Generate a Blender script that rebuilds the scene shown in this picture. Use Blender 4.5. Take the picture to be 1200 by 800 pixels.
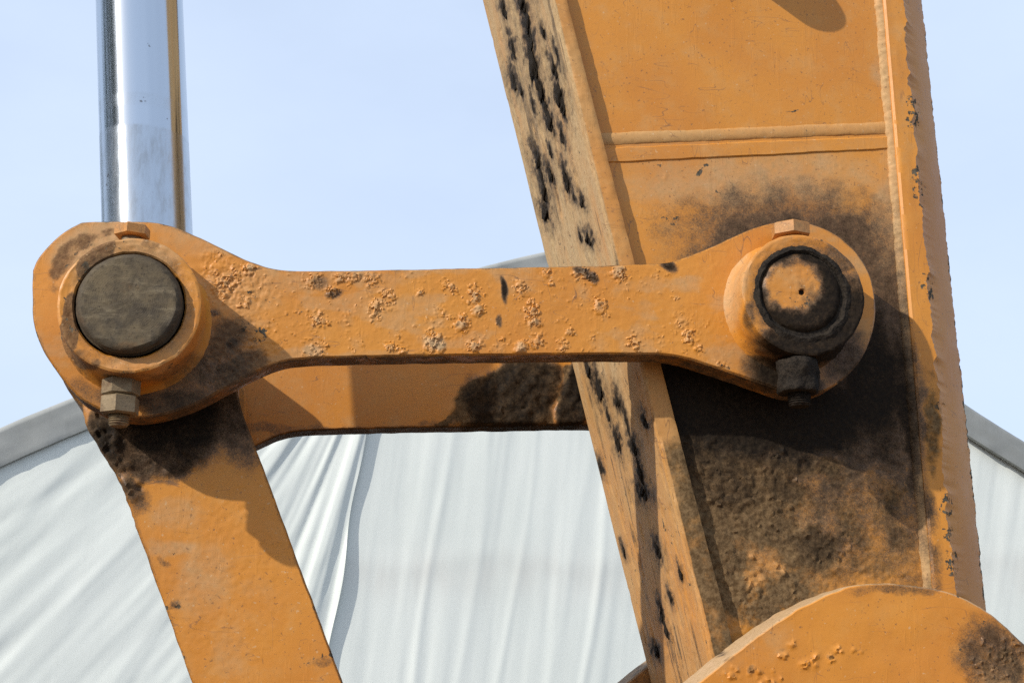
import bpy, bmesh, math, random
import numpy as np
from mathutils import Vector, Matrix
from mathutils.geometry import delaunay_2d_cdt

scene = bpy.context.scene
COL = scene.collection
for o in list(bpy.data.objects):
    bpy.data.objects.remove(o)

# ------------------------------------------------------------------ camera
FPX = 1700.0                       # focal length in photograph pixels (1200 wide)
PITCH = math.atan(455.0 / FPX)
YAW = math.atan(0.15 * math.cos(PITCH))
CAM = np.array([0.0, -1.10, 1.50])
_F = np.array([math.sin(YAW) * math.cos(PITCH), math.cos(YAW) * math.cos(PITCH), math.sin(PITCH)])
_R = np.array([math.cos(YAW), -math.sin(YAW), 0.0])
_U = np.cross(_R, _F)
cd = bpy.data.cameras.new('camera')
cd.sensor_fit = 'HORIZONTAL'
cd.sensor_width = 36.0
cd.lens = 36.0 * FPX / 1200.0
cd.clip_start = 0.02
cd.clip_end = 3000.0
cam = bpy.data.objects.new('camera', cd)
COL.objects.link(cam)
cam.matrix_world = Matrix(((_R[0], _U[0], -_F[0], CAM[0]), (_R[1], _U[1], -_F[1], CAM[1]),
                           (_R[2], _U[2], -_F[2], CAM[2]), (0, 0, 0, 1)))
scene.camera = cam

# ------------------------------------------------------------------ sky, sun, exposure
SUN = Vector((-1.7, -1.0, 1.22)).normalized()
world = bpy.data.worlds.new('World')
scene.world = world
world.use_nodes = True
wn, wl = world.node_tree.nodes, world.node_tree.links
wn.clear()
w_out = wn.new('ShaderNodeOutputWorld')
w_bg = wn.new('ShaderNodeBackground')
w_bg.inputs[1].default_value = 0.15
w_sky = wn.new('ShaderNodeTexSky')
w_sky.sky_type = 'NISHITA'
w_sky.sun_disc = False
w_sky.sun_elevation = math.asin(SUN.z)
w_sky.sun_rotation = math.atan2(SUN.x, SUN.y)
w_sky.air_density = 1.0
w_sky.dust_density = 2.2
w_sky.ozone_density = 1.2
w_tc = wn.new('ShaderNodeTexCoord')
w_map = wn.new('ShaderNodeMapping')
w_map.inputs['Scale'].default_value = (1.0, 1.0, 2.2)
w_noise = wn.new('ShaderNodeTexNoise')
w_noise.inputs['Scale'].default_value = 1.7
w_noise.inputs['Detail'].default_value = 6.0
w_noise.inputs['Roughness'].default_value = 0.55
w_ramp = wn.new('ShaderNodeMapRange')
w_ramp.inputs[1].default_value = 0.42
w_ramp.inputs[2].default_value = 0.75
w_ramp.inputs[3].default_value = 0.72
w_ramp.inputs[4].default_value = 0.92
w_mix = wn.new('ShaderNodeMixRGB')
w_mix.inputs[2].default_value = (4.35, 5.15, 6.5, 1)      # thin bright veil of high cloud
wl.new(w_tc.outputs['Generated'], w_map.inputs[0])
wl.new(w_map.outputs[0], w_noise.inputs['Vector'])
wl.new(w_noise.outputs[0], w_ramp.inputs[0])
wl.new(w_ramp.outputs[0], w_mix.inputs[0])
wl.new(w_sky.outputs[0], w_mix.inputs[1])
wl.new(w_mix.outputs[0], w_bg.inputs[0])
wl.new(w_bg.outputs[0], w_out.inputs[0])

sd = bpy.data.lights.new('sun', 'SUN')
sd.energy = 3.9
sd.angle = math.radians(0.8)
sd.color = (1.0, 0.955, 0.88)
sun = bpy.data.objects.new('sun', sd)
COL.objects.link(sun)
sun.location = (-6, -4, 8)
sun.rotation_euler = (-SUN).to_track_quat('-Z', 'Y').to_euler()

scene.view_settings.view_transform = 'Standard'
scene.view_settings.look = 'None'
scene.view_settings.gamma = 1.0
scene.view_settings.exposure = 0.2
scene.view_settings.use_curve_mapping = False
scene.render.filter_size = 1.15
scene.cycles.use_denoising = False

# ------------------------------------------------------------------ pixel <-> world helpers
def ray(px, py):
    px = np.asarray(px, float); py = np.asarray(py, float)
    a = (px - 600.0) / FPX
    b = -(py - 400.0) / FPX
    return _F + a[..., None] * _R + b[..., None] * _U

def at(px, py, Y):
    """point(s) where the sight line of a photo pixel meets the vertical plane y = Y"""
    d = ray(px, py)
    t = (Y - CAM[1]) / d[..., 1]
    return CAM + d * t[..., None]

def xz(px, py, Y):
    p = at(px, py, Y)
    return p[..., 0], p[..., 2]

def proj(P):
    P = np.asarray(P, float) - CAM
    r = P @ _R; u = P @ _U; f = P @ _F
    return 600 + FPX * r / f, 400 - FPX * u / f

# ------------------------------------------------------------------ numpy noise
def _hash(ix, iy, seed):
    h = (ix.astype(np.int64) * 374761393 + iy.astype(np.int64) * 668265263 + seed * 1442695041) & 0xFFFFFFFF
    h = ((h ^ (h >> 13)) * 1274126177) & 0xFFFFFFFF
    h = (h ^ (h >> 16)) & 0xFFFFFFFF
    return h / 4294967295.0

def vnoise(x, y, seed=0):
    x = np.asarray(x, float); y = np.asarray(y, float)
    ix = np.floor(x); iy = np.floor(y)
    fx = x - ix; fy = y - iy
    fx = fx * fx * fx * (fx * (fx * 6 - 15) + 10); fy = fy * fy * fy * (fy * (fy * 6 - 15) + 10)
    a = _hash(ix, iy, seed); b = _hash(ix + 1, iy, seed)
    c = _hash(ix, iy + 1, seed); d = _hash(ix + 1, iy + 1, seed)
    return (a * (1 - fx) + b * fx) * (1 - fy) + (c * (1 - fx) + d * fx) * fy

def fbm(x, y, seed=0, octv=4, rough=0.5):
    v = 0; a = 1; s = 0
    for k in range(octv):
        v = v + a * vnoise(x, y, seed + 17 * k); s += a
        x = x * 2.03 + 3.1; y = y * 2.03 - 1.7; a *= rough
    return v / s

def sstep(a, b, x):
    t = np.clip((x - a) / (b - a), 0, 1)
    return t * t * (3 - 2 * t)

def blobs(px, py, L, seed=0, warp=10.0, ns=0.035, soft=0.55):
    """max over soft noisy ellipses (cx, cy, rx, ry, degrees, strength) in plate coordinates"""
    v = np.zeros_like(px)
    if not L:
        return v
    wx = px + warp * 2 * (fbm(px * ns, py * ns, seed) - .5)
    wy = py + warp * 2 * (fbm(px * ns, py * ns, seed + 5) - .5)
    for (cx, cy, rx, ry, an, s) in L:
        c, n = math.cos(math.radians(an)), math.sin(math.radians(an))
        dx = wx - cx; dy = wy - cy
        d = np.sqrt(((dx * c + dy * n) / rx) ** 2 + ((-dx * n + dy * c) / ry) ** 2)
        v = np.maximum(v, s * (1 - sstep(1 - soft, 1 + soft, d)))
    return v

def wear_of(px, py, spec, seed=0):
    W = np.zeros((len(px), 5))
    for i, k in enumerate(('grease', 'dust', 'chip', 'rust', 'soil')):
        L = spec.get(k)
        if callable(L):
            W[:, i] = L(px, py)
        elif L:
            base = [b for b in L if not isinstance(b, tuple)]
            W[:, i] = blobs(px, py, [b for b in L if isinstance(b, tuple)], seed + i * 31, soft=spec.get('soft', .55), warp=spec.get('warp', 10.0))
            if base:
                W[:, i] = np.maximum(W[:, i], base[0])
    return W

# ------------------------------------------------------------------ object helpers
def tag(o, label=None, cat=None, group=None, kind=None):
    if label: o['label'] = label
    if cat: o['category'] = cat
    if group: o['group'] = group
    if kind: o['kind'] = kind
    return o

def thing(name, label, cat, loc, group=None):
    o = bpy.data.objects.new(name, None)
    o.empty_display_size = 0.05
    COL.objects.link(o)
    o.location = loc
    return tag(o, label, cat, group)

def link(name, me, mat, parent=None, kind=None):
    o = bpy.data.objects.new(name, me)
    COL.objects.link(o)
    me.materials.append(mat)
    if parent is not None:
        o.parent = parent
        root = parent
        M = Matrix.Identity(4)
        chain = []
        while root is not None:
            chain.append(root); root = root.parent
        if parent.parent is None:
            o.matrix_parent_inverse = Matrix.Translation(-Vector(parent.location))
    if kind: o['kind'] = kind
    return o

def mesh_of(name, V, F, wear=None, smooth=True, sharp=35):
    me = bpy.data.meshes.new(name)
    me.from_pydata([tuple(v) for v in V], [], F)
    if wear is not None:
        a = me.attributes.new('wear', 'FLOAT_COLOR', 'POINT')
        a.data.foreach_set('color', np.ascontiguousarray(wear[:, :4], dtype=np.float32).ravel())
        b = me.attributes.new('soil', 'FLOAT', 'POINT')
        b.data.foreach_set('value', np.ascontiguousarray(wear[:, 4], dtype=np.float32))
    me.update()
    if smooth:
        me.polygons.foreach_set('use_smooth', [True] * len(me.polygons))
        if sharp:
            me.set_sharp_from_angle(angle=math.radians(sharp))
    return me

def resample(pts, step):
    P = np.array(pts, float)
    Q = np.vstack([P, P[:1]])
    seg = np.hypot(*(Q[1:] - Q[:-1]).T)
    out = []
    for i in range(len(P)):
        n = max(1, int(round(seg[i] / step)))
        for k in range(n):
            out.append(Q[i] + (Q[i + 1] - Q[i]) * k / n)
    return np.array(out)

def smooth_closed(pts, n=2):
    P = np.array(pts, float)
    for _ in range(n):                      # Chaikin corner cutting
        Q = np.roll(P, -1, 0)
        P = np.stack([.75 * P + .25 * Q, .25 * P + .75 * Q], 1).reshape(-1, 2)
    return P

def inside(poly, x, y):
    r = np.zeros(len(x), bool)
    j = len(poly) - 1
    for i in range(len(poly)):
        xi, yi = poly[i]; xj, yj = poly[j]
        if yi != yj:
            c = ((yi > y) != (yj > y)) & (x < (xj - xi) * (y - yi) / (yj - yi) + xi)
            r ^= c
        j = i
    return r

def normals2(P):
    T = np.roll(P, -1, 0) - np.roll(P, 1, 0)
    T /= np.maximum(np.hypot(T[:, 0], T[:, 1]), 1e-9)[:, None]
    return np.stack([T[:, 1], -T[:, 0]], 1)      # outward for counter-clockwise

def plate(name, XZ, y0, t, mat, parent, cell=0.004, fine=None, relief=None, spec=None, jag=0.0006,
          bev=0.0016, seed=1, step=0.004, edge=None, tang=None):
    """cut plate: outline in x,z metres, front face at y0 (towards the camera), thickness t.
    fine = function(x,z)->bool where the front face gets the fine cell"""
    P = resample(XZ, step)
    area = 0.5 * np.sum(P[:, 0] * np.roll(P[:, 1], -1) - np.roll(P[:, 0], -1) * P[:, 1])
    if area < 0:
        P = P[::-1].copy()
    N = normals2(P)
    s = np.cumsum(np.hypot(*(P - np.roll(P, 1, 0)).T))
    j = (fbm(s * 90, s * 0 + seed, seed, 3) - .5) * 2 * jag
    if edge is not None:
        j = j * edge(P[:, 0], P[:, 1])
    P = P + N * j[:, None]
    I = P - N * bev
    nb = len(P)
    # interior points
    x0, z0 = P.min(0); x1, z1 = P.max(0)
    rng = np.random.default_rng(seed)
    def grid(c):
        gx, gz = np.meshgrid(np.arange(x0, x1, c), np.arange(z0, z1, c * .87))
        gx = gx + (np.arange(gx.shape[0]) % 2)[:, None] * c * .5
        gx = gx.ravel() + rng.uniform(-.18, .18, gx.size) * c
        gz = gz.ravel() + rng.uniform(-.18, .18, gz.size) * c
        return gx, gz
    gx, gz = grid(cell)
    if fine is not None:
        m = ~fine[1](gx, gz); gx, gz = gx[m], gz[m]
        fx, fz = grid(fine[0]); m = fine[1](fx, fz)
        gx = np.concatenate([gx, fx[m]]); gz = np.concatenate([gz, fz[m]])
    S = I - N * (step * .35)
    m = inside(S, gx, gz)
    gx, gz = gx[m], gz[m]
    pts = [Vector((a, b)) for a, b in I] + [Vector((a, b)) for a, b in zip(gx, gz)]
    r = delaunay_2d_cdt(pts, [(i, (i + 1) % nb) for i in range(nb)], [], 1, 1e-7)
    ov, of, orig = r[0], r[2], r[3]
    FV = np.array([(v.x, v.y) for v in ov])
    idx = [-1] * nb
    for k, L in enumerate(orig):
        for q in L:
            if q < nb: idx[q] = k
    nf = len(FV)
    onb = np.zeros(nf, bool); onb[[i for i in idx if i >= 0]] = True
    yv = np.full(nf, y0)
    A3 = np.stack([FV[:, 0], yv, FV[:, 1]], 1)
    px, py = proj(A3)
    if relief is not None:
        h = relief(px, py)
        A3[:, 1] -= np.where(onb, h * .4, h)
    V = [A3]
    ring1 = nf; V.append(np.stack([P[:, 0], np.full(nb, y0 + bev), P[:, 1]], 1))
    nr = 3
    for k in range(1, nr + 1):
        jj = (fbm(s * 150 + k * 7, s * 0 + k, seed + k, 2) - .5) * jag * 1.2
        Q = P + N * jj[:, None] * (1 if k < nr else 0)
        V.append(np.stack([Q[:, 0], np.full(nb, y0 + bev + (t - bev) * k / nr), Q[:, 1]], 1))
    V = np.vstack(V)
    F = []
    for f in of:
        a, b, c = f[0], f[1], f[2]
        cr = (FV[b, 0] - FV[a, 0]) * (FV[c, 1] - FV[a, 1]) - (FV[b, 1] - FV[a, 1]) * (FV[c, 0] - FV[a, 0])
        F.append(tuple(f) if cr > 0 else tuple(reversed(f)))
    for i in range(nb):
        k = (i + 1) % nb
        F.append((idx[i], ring1 + i, ring1 + k, idx[k]) if True else None)
        for q in range(nr):
            a = ring1 + q * nb
            F.append((a + i, a + nb + i, a + nb + k, a + k))
    last = ring1 + nr * nb
    F.append(tuple(last + i for i in range(nb - 1, -1, -1)))
    W = None
    if spec is not None:
        px, py = proj(V)
        W = wear_of(px, py, spec, seed)
        if 'edge' in spec:                              # bare, dirty cut edges
            ch, g, d = spec['edge']
            q = slice(ring1, len(V))
            bi = [i for i in idx if i >= 0]
            W[bi, 2] = np.maximum(W[bi, 2], ch * .8); W[bi, 0] = np.maximum(W[bi, 0], g * .5)
            W[q, 3] = np.maximum(W[q, 3], spec.get('edge_rust', .0)); W[q, 2] = np.maximum(W[q, 2], ch); W[q, 0] = np.maximum(W[q, 0], g); W[q, 1] = np.maximum(W[q, 1], d)
    me = mesh_of(name, V, F, W, sharp=38)
    return link(name, me, mat, parent)

def px_outline(pts, Y, n=2):
    P = smooth_closed(pts, n)
    x, z = xz(P[:, 0], P[:, 1], Y)
    return np.stack([x, z], 1)

def lathe(name, prof, c, axis, mat, parent, seg=96, spec=None, seed=3, rough=0.0, kind=None, sharp=32, W5=None):
    """revolve profile [(r, h)] round axis through c"""
    ax = Vector(axis).normalized()
    u = ax.orthogonal().normalized(); v = ax.cross(u)
    ax, u, v, c = (np.array(q) for q in (ax, u, v, c))
    pr = np.array(prof, float)
    th = np.arange(seg) * 2 * math.pi / seg
    V = []
    for i, (r, h) in enumerate(pr):
        n = 1.0
        rr = np.full(seg, r); hh = np.full(seg, h)
        if rough:
            q = fbm(np.cos(th) * 4 + 9 + seed, np.sin(th) * 4 + 5 + h * 90 + r * 60, seed, 4) - .5
            q2 = fbm(np.cos(th) * (r * 260) + 9, np.sin(th) * (r * 260) + 5 + h * 60, seed + 2, 3) - .5
            rr = rr + (0 if r < 1e-6 else 1) * q * rough * 2
            hh = hh + q2 * rough * 1.4
        V.append(c + ax * hh[:, None] + (u * np.cos(th)[:, None] + v * np.sin(th)[:, None]) * rr[:, None])
    V = np.vstack(V)
    F = []
    for i in range(len(pr) - 1):
        for k in range(seg):
            q = (k + 1) % seg
            F.append((i * seg + k, i * seg + q, (i + 1) * seg + q, (i + 1) * seg + k))
    if pr[0, 0] > 1e-4: F.append(tuple(range(seg - 1, -1, -1)))
    if pr[-1, 0] > 1e-4: F.append(tuple((len(pr) - 1) * seg + k for k in range(seg)))
    W = None
    if spec is not None:
        px, py = proj(V)
        W = wear_of(px, py, spec, seed)
    if W5 is not None:
        W = np.tile(np.array(W5, float), (len(V), 1))
    me = mesh_of(name, V, F, W, sharp=sharp)
    bm = bmesh.new(); bm.from_mesh(me)
    bmesh.ops.remove_doubles(bm, verts=bm.verts, dist=1e-6)
    bmesh.ops.recalc_face_normals(bm, faces=bm.faces)
    bm.to_mesh(me); bm.free()
    me.set_sharp_from_angle(angle=math.radians(sharp))
    return link(name, me, mat, parent, kind)

def rings(r0, h0, r1, h1, n):
    return [(r0 + (r1 - r0) * k / n, h0 + (h1 - h0) * k / n) for k in range(1, n + 1)]

def hexprism(name, c, r, h, rot, mat, parent, W5=(0, 0, 0, 0, 0), ch=0.0012, lump=0.0, seed=1):
    bm = bmesh.new()
    lv = []
    nz = 7 if lump else 1
    ns = 48 if lump else 6
    prof = [(.86, 0), (1, ch / h)] + [(1, ch / h + (1 - 2 * ch / h) * k / nz) for k in range(1, nz + 1)] + [(.86, 1)]
    for (q, hh) in prof:
        ring = []
        for k in range(ns):
            a = rot + k * 2 * math.pi / ns
            rr = r * q
            if lump:
                m = (a - rot) % (math.pi / 3) - math.pi / 6
                rr *= .80 / math.cos(m) * .55 + .50
                rr += lump * 2 * (float(fbm(np.array([math.cos(a) * 2.2 + 4 + seed]), np.array([math.sin(a) * 2.2 + hh * 3.5]), seed)[0]) - .5)
            ring.append(bm.verts.new((c[0] + rr * math.cos(a), c[1] + rr * math.sin(a), c[2] + hh * h)))
        lv.append(ring)
    for i in range(len(lv) - 1):
        for k in range(ns):
            bm.faces.new((lv[i][k], lv[i][(k + 1) % ns], lv[i + 1][(k + 1) % ns], lv[i + 1][k]))
    bm.faces.new(lv[0][::-1]); bm.faces.new(lv[-1])
    bmesh.ops.recalc_face_normals(bm, faces=bm.faces)
    me = bpy.data.meshes.new(name); bm.to_mesh(me); bm.free()
    n = len(me.vertices)
    a = me.attributes.new('wear', 'FLOAT_COLOR', 'POINT')
    a.data.foreach_set('color', np.tile(np.array(W5[:4], np.float32), n))
    b = me.attributes.new('soil', 'FLOAT', 'POINT')
    b.data.foreach_set('value', np.full(n, W5[4], np.float32))
    if lump:
        me.polygons.foreach_set('use_smooth', [True] * len(me.polygons))
    return link(name, me, mat, parent)

# ------------------------------------------------------------------ materials
class NT:
    def __init__(s, name):
        s.m = bpy.data.materials.new(name)
        s.m.use_nodes = True
        s.t = s.m.node_tree
        s.t.nodes.clear()
        s.out = s.t.nodes.new('ShaderNodeOutputMaterial')
        s.b = s.t.nodes.new('ShaderNodeBsdfPrincipled')
        s.t.links.new(s.b.outputs[0], s.out.inputs[0])
        s.pos = s.t.nodes.new('ShaderNodeTexCoord').outputs['Object']
    def l(s, a, b): s.t.links.new(a, b)
    def val(s, sock, v):
        if isinstance(v, (int, float)):
            sock.default_value = v if sock.type == 'VALUE' else (v, v, v, 1)
        elif isinstance(v, tuple): sock.default_value = (v + (1,))[:4] if len(sock.default_value) == 4 else v
        else: s.l(v, sock)
    def noise(s, scale, detail=4, rough=.55, stretch=None, rot=None, dist=0.0, off=None):
        n = s.t.nodes.new('ShaderNodeTexNoise')
        n.inputs['Scale'].default_value = scale
        n.inputs['Detail'].default_value = detail
        n.inputs['Roughness'].default_value = rough
        n.inputs['Distortion'].default_value = dist
        p = s.pos
        if stretch or rot or off:
            m = s.t.nodes.new('ShaderNodeMapping')
            if rot: m.inputs['Rotation'].default_value = rot
            if stretch: m.inputs['Scale'].default_value = stretch
            if off: m.inputs['Location'].default_value = off
            s.l(p, m.inputs[0]); p = m.outputs[0]
        s.l(p, n.inputs['Vector'])
        return n.outputs[0]
    def voro(s, scale, feature='F1', rnd=1.0, stretch=None):
        n = s.t.nodes.new('ShaderNodeTexVoronoi')
        n.feature = feature
        n.inputs['Scale'].default_value = scale
        n.inputs['Randomness'].default_value = rnd
        p = s.pos
        if stretch:
            m = s.t.nodes.new('ShaderNodeMapping'); m.inputs['Scale'].default_value = stretch
            s.l(p, m.inputs[0]); p = m.outputs[0]
        s.l(p, n.inputs['Vector'])
        return n.outputs['Distance']
    def math(s, op, a, b=0.0, clamp=False):
        n = s.t.nodes.new('ShaderNodeMath'); n.operation = op; n.use_clamp = clamp
        s.val(n.inputs[0], a); s.val(n.inputs[1], b)
        return n.outputs[0]
    def mr(s, v, a, b, c=0.0, d=1.0, smooth=True):
        n = s.t.nodes.new('ShaderNodeMapRange')
        n.interpolation_type = 'SMOOTHSTEP' if smooth else 'LINEAR'
        s.val(n.inputs[0], v)
        for i, q in enumerate((a, b, c, d)): s.val(n.inputs[i + 1], q)
        return n.outputs[0]
    def mix(s, f, a, b, mode='MIX'):
        n = s.t.nodes.new('ShaderNodeMixRGB'); n.blend_type = mode
        s.val(n.inputs[0], f); s.val(n.inputs[1], a); s.val(n.inputs[2], b)
        return n.outputs[0]
    def bump(s, h, strength, dist, prev=None):
        n = s.t.nodes.new('ShaderNodeBump')
        s.val(n.inputs['Strength'], strength); n.inputs['Distance'].default_value = dist
        s.l(h, n.inputs['Height'])
        if prev is not None: s.l(prev, n.inputs['Normal'])
        return n.outputs[0]
    def attr(s, name):
        n = s.t.nodes.new('ShaderNodeAttribute'); n.attribute_name = name
        return n
    def set(s, **k):
        for a, v in k.items():
            s.val(s.b.inputs[{'color': 'Base Color', 'rough': 'Roughness', 'metal': 'Metallic', 'normal': 'Normal',
                              'spec': 'Specular IOR Level', 'coat': 'Coat Weight'}[a]], v)
        return s.m

def paint(name, base=(0.565, 0.226, 0.027), base2=(0.515, 0.194, 0.023), dustc=(0.46, 0.31, 0.175), rough=.48):
    n = NT(name)
    w = n.attr('wear')
    sep = n.t.nodes.new('ShaderNodeSeparateColor')
    n.l(w.outputs['Color'], sep.inputs[0])
    G, D, C = sep.outputs[0], sep.outputs[1], sep.outputs[2]
    Ru = w.outputs['Alpha']
    S = n.attr('soil').outputs['Fac']
    big = n.noise(9, 3, .5)
    mid = n.noise(45, 5, .6)
    fin = n.noise(260, 4, .65)
    vfin = n.noise(900, 3, .6)
    scr = n.noise(120, 3, .6, stretch=(1, 1, .12), rot=(0, .6, 0))
    col = n.mix(n.mr(big, .35, .65), base, base2)
    col = n.mix(n.mr(mid, .45, .75, 0, .35), col, (0.56, 0.265, 0.06))
    col = n.mix(n.mr(fin, .55, .75, 0, .22), col, (0.36, 0.125, 0.03))
    # thin dust film everywhere, thicker where the dust attribute says
    dv = n.math('ADD', n.math('MULTIPLY', D, 1.0), n.math('MULTIPLY', n.math('SUBTRACT', mid, .5), .55))
    dv = n.math('ADD', dv, n.math('MULTIPLY', n.math('SUBTRACT', fin, .5), .35))
    df = n.mr(dv, .12, .85, 0, .92)
    col = n.mix(df, col, n.mix(n.mr(fin, .3, .7), dustc, (0.36, 0.24, 0.115)))
    # rust
    rv = n.math('ADD', Ru, n.math('MULTIPLY', n.math('SUBTRACT', mid, .5), .9))
    rf = n.mr(rv, .42, .62, 0, .92)
    col = n.mix(rf, col, n.mix(n.mr(fin, .3, .7), (0.095, 0.042, 0.015), (0.21, 0.112, 0.044)))
    # chips to grey steel: a sparse scatter plus the attribute
    cv = n.math('ADD', n.math('MULTIPLY', C, .55), n.noise(125, 6, .70, off=(3, 1, 7)))
    cf = n.mr(cv, .755, .775)
    col = n.mix(cf, col, n.mix(n.mr(fin, .35, .65), (0.050, 0.044, 0.034), (0.125, 0.105, 0.075)))
    # fine dark and pale specks, hairline scratches
    sp1 = n.mr(n.noise(380, 2, .5, off=(1, 4, 2)), .675, .72, 0, .60)
    col = n.mix(sp1, col, (0.16, 0.075, 0.032))
    sp2 = n.mr(n.noise(300, 2, .5, off=(6, 1, 8)), .68, .73, 0, .45)
    col = n.mix(sp2, col, (0.58, 0.40, 0.22))
    for (sc_, st_, ro_, of_) in ((9, (1, 1, 4.5), (0, .35, 0), (2, 0, 1)), (11, (4.5, 1, 1), (0, .5, 0), (7, 3, 3)), (13, (1, 1, 5), (0, -1.0, 0), (1, 8, 5))):
        hn = n.math('ABSOLUTE', n.math('SUBTRACT', n.noise(sc_, 2, .5, stretch=st_, rot=ro_, off=of_), .5))
        hl = n.math('MULTIPLY', n.mr(hn, .0, .0042, 1, 0), n.mr(n.noise(22, 3, .6, off=of_), .52, .62, 0, .75))
        col = n.mix(hl, col, (0.20, 0.095, 0.04))
    # dried soil
    sv = n.math('ADD', S, n.math('MULTIPLY', n.math('SUBTRACT', n.noise(38, 7, .70, off=(9, 2, 4)), .5), 1.0))
    sf = n.mr(sv, .36, .66, 0, .96)
    col = n.mix(sf, col, n.mix(n.mr(fin, .3, .7), (0.070, 0.044, 0.021), (0.190, 0.124, 0.062)))
    # black grease and soot
    gv = n.math('ADD', G, n.math('MULTIPLY', n.math('SUBTRACT', n.noise(55, 8, .74, off=(5, 5, 1)), .5), .95))
    gv = n.math('ADD', gv, n.math('MULTIPLY', n.math('SUBTRACT', vfin, .5), .6))
    gv = n.math('MULTIPLY', gv, n.mr(G, 0.02, .2))
    col = n.mix(n.mr(gv, .02, .62, 0, .88), col, n.mix(n.mr(fin, .35, .7), (0.050, 0.031, 0.016), (0.105, 0.066, 0.034)))
    gf = n.mr(gv, .34, 1.0, 0, .97)
    col = n.mix(gf, col, n.mix(n.mr(fin, .35, .7), (0.0075, 0.0055, 0.0038), (0.022, 0.0155, 0.010)))
    ro = n.math('ADD', rough, n.math('MULTIPLY', df, .30))
    ro = n.math('ADD', ro, n.math('MULTIPLY', n.math('SUBTRACT', mid, .5), .25))
    ro = n.mix(n.math('MAXIMUM', n.math('MAXIMUM', sf, cf), rf), ro, .88)
    ro = n.mix(gf, ro, n.mr(fin, .3, .7, .62, .85))
    b1 = n.bump(mid, .05, .002)
    b2 = n.bump(fin, n.math('ADD', .10, n.math('MULTIPLY', n.math('MAXIMUM', n.math('MAXIMUM', gf, sf), rf), .55)), .0012, b1)
    b3 = n.bump(n.math('SUBTRACT', 1.0, cf), .35, .0008, b2)
    b4 = n.bump(n.mr(scr, .60, .66), .12, .0006, b3)
    return n.set(color=col, rough=ro, normal=b4, spec=n.mr(n.math('MAXIMUM', n.math('MAXIMUM', gf, cf), sf), 0, 1, .42, .10))

M_PAINT = paint('orange_paint')
M_WORN = paint('worn_orange_paint', base=(0.50, 0.212, 0.042), base2=(0.46, 0.24, 0.075), dustc=(0.47, 0.345, 0.19), rough=.6)

def m_grease():
    n = NT('black_grease')
    a = n.noise(420, 5, .7); b = n.noise(60, 4)
    c = n.mix(n.mr(a, .35, .7), (0.012, 0.0095, 0.0075), (0.040, 0.031, 0.023))
    c = n.mix(n.mr(b, .5, .75, 0, .5), c, (0.05, 0.038, 0.026))
    return n.set(color=c, rough=n.mr(a, .3, .7, .7, .9), normal=n.bump(a, .7, .002), spec=.10)
M_GREASE = m_grease()

def m_soil():
    n = NT('dried_mud')
    a = n.noise(350, 5, .7); b = n.noise(50, 4)
    c = n.mix(n.mr(a, .3, .7), (0.06, 0.038, 0.020), (0.16, 0.105, 0.055))
    c = n.mix(n.mr(b, .5, .7, 0, .6), c, (0.27, 0.17, 0.085))
    return n.set(color=c, rough=.92, normal=n.bump(a, .8, .002), spec=.2)
M_SOIL = m_soil()

def m_steel(name, c0, c1, rust, metal=.35, rough=.55):
    n = NT(name)
    a = n.noise(70, 6, .65); b = n.noise(500, 4, .7); s = n.noise(60, 4, .6, stretch=(.18, 1, 1.6))
    c = n.mix(n.mr(s, .3, .7), c0, c1)
    c = n.mix(n.mr(a, .5, .72, 0, .7), c, rust)
    c = n.mix(n.mr(b, .5, .8, 0, .6), c, (0.03, 0.024, 0.018))
    return n.set(color=c, metal=metal, rough=n.mr(a, .3, .7, rough - .1, rough + .2), normal=n.bump(n.mix(.5, b, s), .35, .0012))
M_PIN = m_steel('oxidised_pin_steel', (0.050, 0.038, 0.024), (0.150, 0.116, 0.072), (0.040, 0.024, 0.014), .1, .75)
def m_pinface(cx, cz, r):
    n = NT('turned_pin_face')
    sp = n.t.nodes.new('ShaderNodeSeparateXYZ'); n.l(n.pos, sp.inputs[0])
    dx = n.math('SUBTRACT', sp.outputs[0], cx); dz = n.math('SUBTRACT', sp.outputs[2], cz)
    rad = n.math('SQRT', n.math('ADD', n.math('MULTIPLY', dx, dx), n.math('MULTIPLY', dz, dz)))
    rad = n.math('DIVIDE', rad, r)
    ring = n.math('SINE', n.math('MULTIPLY', n.math('ADD', rad, n.math('MULTIPLY', n.noise(60, 3), .02)), 160.0))
    a = n.noise(48, 6, .68); b = n.noise(420, 4, .7); k = n.noise(120, 5, .65, stretch=(.35, 1, 1.3), rot=(0, .2, 0))
    c = n.mix(n.mr(a, .32, .68), (0.052, 0.038, 0.022), (0.150, 0.112, 0.064))
    c = n.mix(n.mr(k, .5, .72, 0, .7), c, (0.20, 0.155, 0.092))
    c = n.mix(n.mr(n.noise(30, 4, .6, off=(3, 3, 3)), .54, .66, 0, .6), c, (0.16, 0.085, 0.035))
    c = n.mix(n.mr(b, .52, .74, 0, .75), c, (0.028, 0.020, 0.013))
    c = n.mix(n.mr(rad, .80, .97, 0, .55), c, (0.030, 0.022, 0.015))
    return n.set(color=c, metal=.05, rough=n.mr(a, .3, .7, .6, .9), normal=n.bump(ring, .05, .0006, n.bump(n.mix(.5, b, k), .45, .0015)), spec=.3)
M_BOLT = m_steel('yellow_zinc_steel', (0.155, 0.105, 0.052), (0.25, 0.18, 0.098), (0.10, 0.042, 0.02), .2, .6)

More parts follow.
